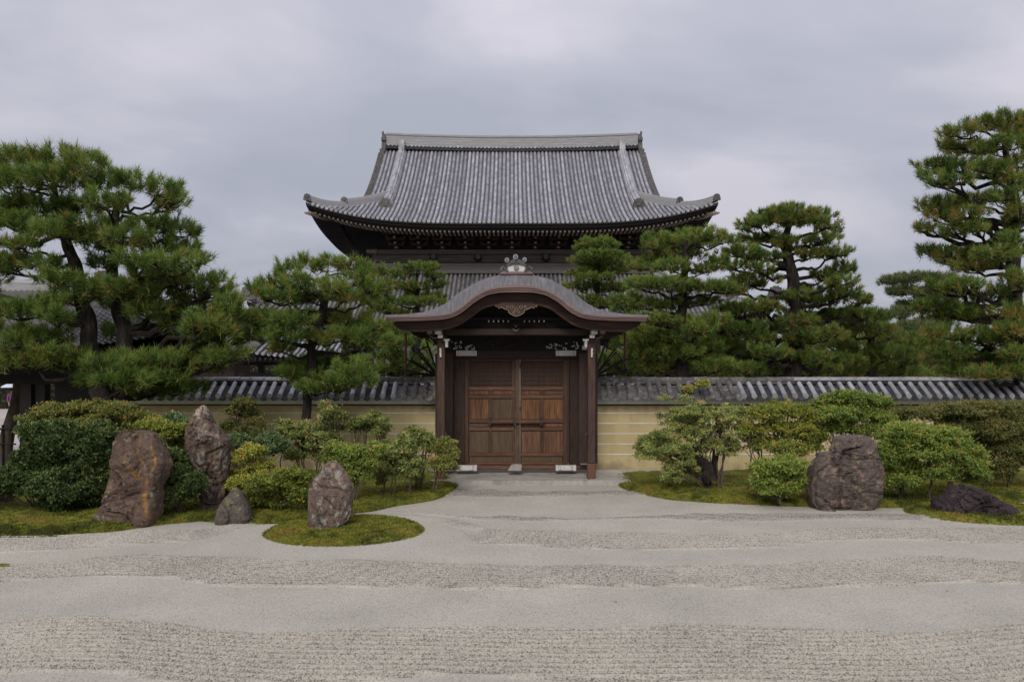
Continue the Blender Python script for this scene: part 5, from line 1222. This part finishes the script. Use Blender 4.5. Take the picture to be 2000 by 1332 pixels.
# ------------------------------------------------------------------ shrubs
def leaves(P, Dr, tint, size, k):
    n = len(P); c = np.repeat(P, k, 0); d = np.repeat(Dr, k, 0)*.8+rng.normal(0, .75, (n*k, 3)); d /= np.linalg.norm(d, axis=1)[:, None]
    nn = np.repeat(Dr, k, 0)+rng.normal(0, .5, (n*k, 3)); s = np.cross(d, nn); s /= (np.linalg.norm(s, axis=1)[:, None]+1e-6)
    L_ = size*rng.uniform(.6, 1.15, (n*k, 1)); wv = s*L_*.24
    V = np.stack([c, c+d*L_*.5-wv, c+d*L_, c+d*L_*.5+wv], 1).reshape(-1, 3)
    return V, np.clip(np.repeat(tint, k)+rng.normal(0, .12, n*k), 0, 1)
NL = 0
def shrub(label, mat, lobes, D, base, size=.05, dens=1.0, k=5, warm=.06, seed=0, stems=None, sr=.012, cat='shrub', name='garden_shrub', hollow=.62, group=None, z0=.12, trunkm='twig', open_=0.0, tone=.35, airy=False, grow=1.0):
    global NL
    rs = np.random.default_rng(seed+500); pr = random.Random(seed+5)
    t = thing(name, label, cat, (XW(base, D), D, z0), group)
    E = []
    for lb_ in lobes:
        px, py, rx, ry = lb_[:4]; rx *= grow; ry *= grow; dd = lb_[4] if len(lb_) > 4 else pr.uniform(-.22, .22)
        Dp = D+dd; c = np.array(W(px, py, Dp)); ax = rx*Dp/F; az = ry*Dp/F; E.append((c, ax, max(.12, ax*.85), az, lb_[5] if len(lb_) > 5 else 0))
    E0 = E; EE = []
    for c, ax, ay, az, tn in E:
        if airy:
            for q in range(13):
                d_ = rs.normal(0, .60, 3)*np.array([ax, ay, az*1.25]); f_ = rs.uniform(.16, .42); EE.append((c+d_, max(.05, ax*f_*1.2), max(.05, ax*f_*1.2), max(.035, az*f_), tn+rs.normal(0, .1)))
            continue
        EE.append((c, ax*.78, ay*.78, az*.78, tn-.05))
        for q in range(int(6+10*min(1, ax*az/.25))):
            d_ = rs.normal(0, 1, 3); d_ /= np.linalg.norm(d_); d_[2] = abs(d_[2]) if d_[2] < -.4 else d_[2]; f_ = rs.uniform(.28, .46)
            if d_[1] > .5: d_[1] = -d_[1]
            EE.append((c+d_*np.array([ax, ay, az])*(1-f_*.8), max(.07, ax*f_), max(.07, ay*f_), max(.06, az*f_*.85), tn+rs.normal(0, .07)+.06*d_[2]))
    VV, II = [], []
    for c, ax, ay, az, tn in EE:
        # a lobe is a cluster of small sprays
        area = 4*math.pi*((ax*ay)**1.6/3+(ax*az)**1.6/3+(ay*az)**1.6/3)**(1/1.6)
        ns = int(max(5 if airy else 8, area*46)); u = rs.normal(0, 1, (ns, 3)); u /= np.linalg.norm(u, axis=1)[:, None]
        u[:, 2] = np.where(u[:, 2] < -.55, -u[:, 2], u[:, 2])
        rr = rs.uniform(hollow, 1.04, (ns, 1)); C = c+u*rr*np.array([ax, ay, az])*(1+.10*rs.normal(0, 1, (ns, 1)))
        keep = np.ones(ns, bool)
        if open_ > 0: keep &= rs.uniform(0, 1, ns) > open_
        C = C[keep]; u = u[keep]
        m_2 = max(4, int(13*dens)); P = np.repeat(C, m_2, 0); off = rs.normal(0, 1, P.shape)*np.array([.045, .045, .024]); P = P+off
        Dr = np.repeat(u, m_2, 0)*.7+np.array([0, 0, .55])+rs.normal(0, .3, P.shape); Dr /= np.linalg.norm(Dr, axis=1)[:, None]
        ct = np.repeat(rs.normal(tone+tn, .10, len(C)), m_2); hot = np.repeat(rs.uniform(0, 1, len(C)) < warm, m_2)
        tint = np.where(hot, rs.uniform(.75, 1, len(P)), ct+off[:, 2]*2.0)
        ok = P[:, 2] > z0-.05; P, Dr, tint = P[ok], Dr[ok], tint[ok]
        V, I = leaves(P, Dr, tint, size, k); VV.append(V); II.append(I)
    V = np.concatenate(VV); I = np.concatenate(II); NL += len(I)
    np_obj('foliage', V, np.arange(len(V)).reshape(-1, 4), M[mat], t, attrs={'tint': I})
    # stems from the ground into the lobes
    bx = [XW(b, D) for b in (stems or [base])]
    for i, (c, ax, ay, az, tn) in enumerate(E):
        x0 = bx[min(range(len(bx)), key=lambda q: abs(bx[q]-c[0]))]; s0 = Vector((x0+pr.uniform(-.04, .04), D+pr.uniform(-.05, .05), z0-.05)); e2 = Vector(c)+Vector((0, 0, az*.4))
        pts = []; 
        for j in range(8):
            u = j/7; p = s0.lerp(e2, u); p.x = s0.x+(e2.x-s0.x)*u**1.5; q = p*4; w_ = .05*math.sin(u*math.pi); pts.append(tuple(p+Vector((mnoise.noise(q), mnoise.noise(q+Vector((3, 3, 3))), 0))*w_*1.6))
        b = MB(); b.tube(pts, [sr*(1-.6*j/7) for j in range(8)], 6)
        for w_ in range(5):
            an = pr.uniform(0, 6.28); e3 = Vector((c[0]+ax*.8*math.cos(an), c[1]+ay*.8*math.sin(an), c[2]+az*pr.uniform(-.2, .8))); s3 = Vector(pts[4+w_ % 3])
            b.tube([tuple(s3), tuple(s3.lerp(e3, .5)+Vector((0, 0, -.02))), tuple(e3)], [sr*.5, sr*.35, sr*.2], 4, cap=False)
        b.build('stem', M[trunkm], t, smooth=True)
    return t
# left group
shrub('large dark green camellia-like bush filling the left corner', 'leaf_dark', [(78,908,50,44),(130,880,70,45),(185,900,52,55),(50,950,55,32),(120,955,60,40),(150,980,58,30),(22,940,40,28),(190,855,45,30),(205,940,28,50),(100,850,60,28),(-50,950,50,36)], 13.6, 120, size=.062, dens=1.15, warm=.01, seed=1, stems=[60, 130, 180], tone=.33)
shrub('low olive azalea hedge with orange tips along the left wall', 'leaf_olive', [(70,826,34,18),(120,806,50,18),(180,800,56,18),(240,806,50,20),(200,826,60,20),(280,826,46,20),(130,830,50,18),(330,836,40,18),(90,846,34,14)], 15.4, 190, size=.045, dens=1.0, warm=.13, seed=2, stems=[90, 180, 270])
shrub('yellow green bush between the two tall left rocks', 'leaf_yellow', [(330,846,44,24),(352,880,28,28),(300,836,34,18),(365,850,22,22),(335,905,22,22)], 14.3, 345, size=.042, dens=1.0, warm=.05, seed=3, tone=.3)
shrub('dark glossy bush low between the two tall left rocks', 'leaf_dark', [(345,935,32,26),(365,965,34,26),(330,975,26,26),(335,905,30,24),(385,950,16,26),(322,945,18,32)], 13.35, 350, size=.055, dens=1.1, warm=.01, seed=4, tone=.42)
shrub('blue grey feathery plant peeping over the hedge by the pointed rock', 'leaf_blue', [(344,822,20,9),(360,830,12,8),(330,830,12,7)], 15.0, 345, size=.07, dens=.5, k=4, warm=0, seed=5)
shrub('small dark olive tree against the wall right of the pointed rock', 'leaf_brown', [(478,792,26,13),(462,806,20,13),(492,810,24,12),(500,832,24,14),(470,846,24,14),(448,838,22,16),(505,850,18,12),(436,856,16,16)], 16.4, 480, size=.042, dens=.9, warm=.03, seed=6, stems=[462, 498], sr=.018, z0=.17, tone=.5)
shrub('blue green bush behind the yellow one at left', 'leaf_blue', [(470,862,26,14),(520,862,28,16),(542,874,20,16),(515,884,24,14),(450,870,14,12)], 15.6, 515, size=.045, dens=1.0, warm=.03, seed=7, z0=.17)
shrub('bright yellow bush with orange shoots beside the small boulder', 'leaf_yellow', [(490,884,28,16),(470,904,22,14),(512,912,24,16),(480,930,28,16),(466,946,16,14),(515,935,20,14)], 13.9, 490, size=.044, dens=1.0, warm=.10, seed=8, z0=.15, tone=.45)
shrub('rounded low azalea mound beside the island rock', 'leaf_yellow', [(520,950,36,26),(565,950,38,28),(500,975,24,20),(540,975,40,24),(590,975,26,22),(585,930,26,16),(545,935,34,16)], 13.5, 545, size=.040, dens=1.1, warm=.02, seed=9, z0=.14, tone=.18)
shrub('leggy pale green shrub in front of the left wall', 'leaf_pale', [(590,836,30,12),(575,850,20,12),(620,846,24,14),(640,806,24,9),(660,812,18,8),(625,862,36,14),(600,874,30,14),(650,866,28,14),(615,886,36,12),(640,840,26,10),(560,840,14,10),(575,888,16,8)], 16.3, 610, size=.046, dens=.95, warm=.10, seed=10, grow=.88, stems=[545, 590, 625, 655], sr=.015, z0=.18, hollow=.3, airy=True)
for i, (a, lob, lab) in enumerate(((706, [(700,822,16,9),(716,832,16,12),(690,834,12,10),(722,818,10,7)], 'thin airy sapling, leftmost of the wispy ones before the wall'), (742, [(733,812,10,7),(745,826,12,9),(740,842,8,8),(752,836,8,7)], 'narrow crooked sapling in the middle of the left wall'))):
    shrub(lab, 'leaf_pale', lob, 16.5, a, size=.042, dens=.55, warm=.07, seed=20+i, grow=.72, stems=[a-6, a+2] if i == 0 else None, sr=.013, z0=.18, open_=.1, hollow=.2, airy=True)
shrub('fresh green bush directly right of and behind the island rock', 'leaf_green', [(690,884,40,18),(655,880,26,14),(715,905,30,20),(675,905,34,20),(700,930,28,18),(650,898,20,14),(735,880,20,14)], 14.6, 690, size=.044, dens=.95, warm=.06, seed=11, grow=.92, z0=.15, tone=.5)
shrub('loose pale green bush on bare stems in the middle of the left bank', 'leaf_pale', [(770,880,34,16),(750,898,32,18),(800,895,24,18),(775,912,34,18),(808,915,16,14),(745,920,20,16),(790,865,22,10)], 15.3, 765, size=.046, dens=1.0, warm=.07, seed=12, grow=.86, stems=[745, 765, 800], sr=.013, z0=.15, hollow=.3, airy=True)
shrub('tall spindly sapling before the wall left of the gate post', 'leaf_pale', [(810,842,16,10),(826,852,16,12),(798,858,12,12),(838,862,12,10),(815,866,18,10),(845,876,8,8),(822,905,12,9),(818,930,9,9)], 16.2, 818, size=.042, dens=.5, warm=.03, seed=13, grow=.72, stems=[814, 820], sr=.014, z0=.14, open_=.1, hollow=.2, airy=True)
shrub('small twisted sapling in front of the left gate post', 'leaf_olive', [(862,872,12,9),(872,884,14,11),(860,896,16,10),(876,902,12,9),(852,908,9,8)], 15.9, 845, size=.042, dens=.75, warm=.05, seed=14, stems=[838, 848], sr=.014, z0=.12, open_=.1, hollow=.3, tone=.55, airy=True)
# right group
shrub('old spreading small-leaved tree with thick leaning trunk right of the gate', 'leaf_pale', [(1290,862,34,20),(1320,830,38,24),(1360,808,44,22),(1400,806,40,22),(1430,820,30,22),(1270,880,24,14),(1300,888,36,18),(1345,850,44,24),(1390,846,40,24),(1430,850,26,22),(1330,905,34,16),(1282,868,22,14),(1362,880,34,14),(1310,924,18,9),(1255,884,12,9),(1420,872,24,12),(1345,918,16,8)], 16.0, 1385, airy=True, size=.038, dens=1.1, warm=.07, seed=30, stems=[1385, 1405], sr=.02, cat='tree', name='small_tree', z0=.14, hollow=.4, open_=.0, tone=.40)
st_ = [o for o in bpy.data.objects if o.name.startswith('small_tree')][0]
for path, r0 in (([(1386, 938, 15.9), (1383, 915, 15.9), (1365, 895, 15.9), (1352, 868, 15.9), (1335, 840, 16)], .14), ([(1400, 935, 16.1), (1396, 905, 16.1), (1405, 875, 16.1), (1408, 840, 16.1)], .055), ([(1396, 935, 16.2), (1393, 900, 16.2), (1395, 860, 16.2)], .045), ([(1352, 878, 15.9), (1335, 880, 15.9), (1322, 888, 15.9)], .025)):
    pts = [Vector(W(*p)) for p in path]; q = []
    for i in range(len(pts)-1):
        for s in range(5): p = pts[i].lerp(pts[i+1], s/5); q.append(tuple(p+Vector((mnoise.noise(p*6), mnoise.noise(p*6+Vector((4, 4, 4))), 0))*r0*.4))
    q.append(tuple(pts[-1])); MB().tube(q, [r0*(1-.6*i/(len(q)-1))*(1+.2*mnoise.noise(Vector(p)*7)) for i, p in enumerate(q)], 10).build('trunk', M['pinebark'], st_, smooth=True)
shrub('yellow green multi-stemmed bush next to the spreading small tree', 'leaf_yellow', [(1490,815,36,22),(1540,806,40,20),(1580,820,30,24),(1510,845,44,22),(1560,850,40,24),(1480,870,34,18),(1540,880,38,18),(1585,870,20,22),(1465,845,18,18),(1510,800,28,14),(1600,850,14,20)], 15.9, 1470, size=.040, dens=.95, warm=.10, seed=31, grow=1.12, stems=[1462, 1480, 1530], sr=.022, z0=.15, hollow=.5, tone=.25)
shrub('small bright green bush in front of the violet rock', 'leaf_green', [(1500,920,30,20),(1545,915,30,18),(1525,945,40,22),(1490,945,24,18),(1560,945,22,20),(1520,960,36,12),(1535,905,22,12)], 14.5, 1525, size=.044, dens=1.15, warm=.03, seed=32, grow=1.12, z0=.12, tone=.5)
shrub('tall green bush against the wall behind the violet rock', 'leaf_green', [(1620,790,34,20),(1665,784,38,17),(1710,792,32,18),(1640,815,46,22),(1690,820,44,24),(1720,825,26,20),(1610,830,26,20),(1700,845,30,14),(1640,840,30,12),(1650,775,24,9)], 16.0, 1665, size=.042, dens=1.0, warm=.03, seed=33, grow=1.12, stems=[1640, 1690], z0=.16, tone=.38)
shrub('big green azalea bush right of the violet rock', 'leaf_green', [(1770,850,50,22),(1820,856,54,26),(1750,880,44,24),(1810,890,58,28),(1870,890,44,26),(1760,920,38,28),(1820,925,46,22),(1890,915,34,20),(1760,945,34,16),(1855,860,38,22),(1740,855,26,20),(1900,935,22,12),(1730,900,16,26)], 14.9, 1810, size=.042, dens=1.0, warm=.06, seed=34, grow=1.12, stems=[1760, 1810, 1850], z0=.13, tone=.45)
shrub('brownish olive hedge running off at the right edge', 'leaf_brown', [(1790,812,40,16),(1840,808,44,18),(1890,806,46,20),(1940,806,44,20),(1990,810,40,22),(1880,835,54,24),(1940,845,54,30),(1990,850,40,34),(1910,875,40,26),(1960,890,46,32),(2000,900,36,36),(1750,815,24,12),(2050,850,50,50),(1940,925,40,20)], 16.2, 1900, size=.044, dens=1.0, warm=.08, seed=35, grow=1.12, stems=[1860, 1920, 1970], z0=.16, tone=.55)
# weeds on the right wall roof
for i, px in enumerate((1345, 1372)):
    shrub(('tiny weed sprouting between wall tiles nearer the gate', 'larger weed sprouting between wall tiles further right')[i], 'leaf_green', [(px, 761 if i == 0 else 752, 4.5+i*2, 3+i)], 18.7, px, size=.05, dens=.7, seed=60+i, cat='weed', name='roof_weed', z0=2.02, sr=.004, tone=.75)
# planting seen through the passage, far left, and beyond the hall
def hedge(label, x0, x1, y, h, seed, mat='leaf_dark'):
    rs = np.random.default_rng(seed); t = thing('far_hedge', label, 'hedge', ((x0+x1)/2, y, 0)); n = int((x1-x0)*h*60)
    P = np.stack([rs.uniform(x0, x1, n), y+rs.uniform(-.8, .8, n), rs.uniform(0, 1, n)**.8*h], -1); P[:, 2] *= 1+.15*np.sin(P[:, 0]*.9)+.1*np.sin(P[:, 0]*2.3)
    Dr = rs.normal(0, .5, (n, 3)); Dr[:, 1] -= .5; Dr[:, 2] += .5; Dr /= np.linalg.norm(Dr, axis=1)[:, None]
    V, I = leaves(P, Dr, rs.normal(.35, .12, n), .22, 4); np_obj('foliage', V, np.arange(len(V)).reshape(-1, 4), M[mat], t, attrs={'tint': I})
    MB().box(x0+.3, x1-.3, y-.3, y+.3, -.1, h*.8).build('inner_growth', M['pinebark'], t)
hedge('clipped green hedge far off behind the strolling visitors', -62, -30, 62, 4.2, 70)
hedge('dark green hedge far behind the middle pine', -31, -12.5, 66, 6.2, 71)
hedge('dark green hedge far behind the right pines', 13.5, 60, 62, 5.5, 72)

# leaning trunk by the passage and the bamboo rail before it
lt = thing('leaning_tree', 'old grey tree trunk leaning by the passage posts', 'tree', (XW(12, 21), 21, 0))
pts = [W(6, 905, 21), W(10, 870, 21), W(18, 835, 21), W(28, 800, 21), W(33, 770, 21), W(36, 735, 21), W(40, 700, 21)]
MB().tube(pts, [.22, .19, .16, .14, .12, .11, .09], 10).build('trunk', M['twig'], lt, smooth=True)
fc = thing('bamboo_fence', 'low dark bamboo rail fence at the left edge', 'fence', (XW(10, 17.2), 17.2, 0))
for x in (-40, -18, 6, 22): MB().tube([(XW(x, 17.2), 17.2, 0), (XW(x, 17.2), 17.2, ZW(830, 17.2))], .030, 7).build('post', M['black'], fc)
MB().tube([(XW(-60, 17.2), 17.15, ZW(839, 17.2)), (XW(34, 17.2), 17.15, ZW(837, 17.2))], .022, 7).build('rail', M['black'], fc)
MB().tube([(XW(-60, 17.2), 17.15, ZW(868, 17.2)), (XW(34, 17.2), 17.15, ZW(867, 17.2))], .018, 7).build('rail', M['black'], fc)
f2 = thing('low_fence', 'short dark posts of a low fence beyond the passage', 'fence', (XW(75, 27), 27, 0))
for x in (62, 88, 98): MB().tube([(XW(x, 27), 27, 0), (XW(x, 27), 27, ZW(797, 27))], .05, 7).build('post', M['black'], f2)

# ------------------------------------------------------------------ two visitors under a parasol
def flat(name, c, r=.8): return material(name, [(.3, tuple(v*.85 for v in c)), (.7, c)], 14, rough=r, bump=.1)
M['skin'] = flat('skin', (.42, .26, .19)); M['hair'] = flat('hair', (.02, .016, .014)); M['pink'] = flat('magenta_cloth', (.22, .07, .20)); M['pale'] = flat('pale_cloth', (.6, .62, .66)); M['khaki'] = flat('khaki_cloth', (.34, .25, .18)); M['shade'] = flat('parasol_cloth', (.62, .68, .8))
def person(x, y, rot, label, top, legs, arm_up, scale=1.0):
    t = thing('person', label, 'person', (x, y, 0)); t.rotation_euler.z = rot
    verts = {'pel': (0, 0, .92, .135), 'wst': (0, 0, 1.06, .115), 'chs': (0, 0, 1.26, .145), 'nck': (0, .01, 1.43, .055), 'chin': (0, -.01, 1.50, .06), 'hd': (0, -.01, 1.58, .092), 'crn': (0, 0, 1.65, .07),
             'hl': (-.09, 0, .86, .095), 'kl': (-.10, -.04, .48, .062), 'al': (-.10, .03, .09, .04), 'tl': (-.10, -.12, .04, .035), 'hr': (.09, 0, .86, .095), 'kr': (.11, .03, .48, .062), 'ar': (.12, .10, .10, .04), 'tr': (.12, -.02, .04, .035),
             'sl': (-.19, 0, 1.36, .06), 'el': (-.24, .02, 1.10, .042), 'wl': (-.22, -.08, .88, .03), 'gl': (-.22, -.11, .80, .035), 'sr': (.19, 0, 1.36, .06)}
    verts.update({'er': (.25, -.08, 1.12, .042), 'wr': (.18, -.26, 1.22, .03), 'gr': (.17, -.30, 1.28, .035)} if arm_up else {'er': (.25, -.02, 1.10, .042), 'wr': (.24, -.16, .92, .03), 'gr': (.24, -.20, .85, .035)})
    ed = [('pel', 'wst'), ('wst', 'chs'), ('chs', 'nck'), ('nck', 'chin'), ('chin', 'hd'), ('hd', 'crn'), ('pel', 'hl'), ('hl', 'kl'), ('kl', 'al'), ('al', 'tl'), ('pel', 'hr'), ('hr', 'kr'), ('kr', 'ar'), ('ar', 'tr'), ('chs', 'sl'), ('sl', 'el'), ('el', 'wl'), ('wl', 'gl'), ('chs', 'sr'), ('sr', 'er'), ('er', 'wr'), ('wr', 'gr')]
    ks = list(verts); me = bpy.data.meshes.new('body'); me.from_pydata([verts[k][:3] for k in ks], [(ks.index(a), ks.index(b)) for a, b in ed], [])
    me.materials.append(M['skin']); me.materials.append(top); me.materials.append(legs)
    o = link('body', me, t); o.location = (0, 0, 0)
    sk = o.modifiers.new('skin', 'SKIN')
    for i, k in enumerate(ks): me.skin_vertices[0].data[i].radius = (verts[k][3],)*2
    me.skin_vertices[0].data[0].use_root = True
    sb = o.modifiers.new('sub', 'SUBSURF'); sb.levels = 1; sb.render_levels = 1
    dg = bpy.context.evaluated_depsgraph_get(); ev = bpy.data.meshes.new_from_object(o.evaluated_get(dg)); o.modifiers.clear(); o.data = ev
    for p in ev.polygons:
        z = p.center.z; x_ = abs(p.center.x); hand = (p.center.y < -.22) or (x_ > .19 and z < .93)
        p.material_index = 0 if (z > 1.42 or hand or z < .0) else (1 if z > .93 else 2); p.use_smooth = True
    b = MB(); G = []
    for i in range(7):
        th = i/6*math.pi*.62; G.append([(.105*math.sin(th)*math.cos(a), .02+.11*math.sin(th)*math.sin(a), 1.60+.115*math.cos(th)) for a in [2*math.pi*j/14 for j in range(15)]])
    b.grid(G); hh = link('hair', None, t) if False else None
    me2 = bpy.data.meshes.new('hair'); me2.from_pydata(b.v, [], b.f); me2.materials.append(M['hair']); q = link('hair', me2, t); q.location = (0, 0, 0)
    b = MB()
    for s2 in (-1, 1): b.disc((s2*.032, -.105, 1.575), .009, -.09, 6)
    b.tube([(0, -.095, 1.575), (0, -.118, 1.545), (0, -.10, 1.54)], [.006, .014, .008], 5); b.box(-.025, .025, -.103, -.09, 1.508, 1.516)
    me3 = bpy.data.meshes.new('face'); me3.from_pydata(b.v, [], b.f); me3.materials.append(M['khaki']); q = link('face', me3, t); q.location = (0, 0, 0)
    return t
DPp = 46
xa = XW(23, DPp)
person(xa, DPp, R(60), 'visitor in magenta and white holding a pale parasol', M['pink'], M['pale'], True)
person(XW(3, DPp), DPp-.4, R(-50), 'visitor in khaki walking beside the parasol, at the left edge', M['khaki'], M['khaki'], False)
um = thing('parasol', 'pale blue parasol held over the visitor in magenta', 'umbrella', (xa, DPp-.1, 1.2))
b = MB(); G = []
for i in range(6):
    th = i/5; G.append([(xa-.05+.48*th*math.cos(a)*(1-.03*(j % 2)), DPp-.1+.48*th*math.sin(a)*(1-.03*(j % 2)), 1.98-.22*th*th) for j, a in enumerate([2*math.pi*j/16 for j in range(17)])])
b.grid(G).build('canopy', M['shade'], um); MB().tube([(xa-.05, DPp-.1, 2.02), (xa-.02, DPp-.12, 1.2)], .012, 6).build('shaft', M['iron'], um)

# ------------------------------------------------------------------ fallen leaves on the gravel
lm = [material('fallen_leaf_brown', [(.3, (.16, .07, .03)), (.7, (.28, .14, .05))], 8, bump=.1), material('fallen_leaf_yellow', [(.3, (.36, .30, .10)), (.7, (.48, .42, .16))], 8, bump=.1)]
LL = ['brown leaf on the raked band in line with the small bright green bush', 'brown leaf on the raked band below the big green azalea bush', 'single yellow leaf on the gravel at the far right',
      'small brown leaf on the gravel just below the bright green bush', 'brown leaf on the smooth gravel below the right gate post', 'brown leaf in the nearest raked furrows right of centre',
      'brown leaf in the nearest raked furrows at the right edge', 'brown leaf in the nearest raked furrows below the tall left rock', 'brown leaf close to the tiny moss patch at the left', 'brown leaf just right of the one below the big azalea, left of the yellow leaf']
for i, (px, py, k) in enumerate(((1532, 1137, 0), (1786, 1141, 0), (1958, 1148, 1), (1480, 1026, 0), (1202, 1179, 0), (1563, 1268, 0), (1990, 1247, 0), (337, 1236, 0), (125, 1111, 0), (1850, 1158, 0))):
    D = GD(py); x = XW(px, D); s = .022; b = MB()
    b.grid([[(x-s, D, .028), (x, D-s*.5, .022)], [(x, D+s*.6, .026), (x+s*1.1, D, .032)]])
    o = b.build('fallen_leaf', lm[k], None, loc=(x, D, .02))
    tag(o, LL[i], 'leaf', 'dry leaves on the gravel')
print('needles', NT, 'leaves', NL)
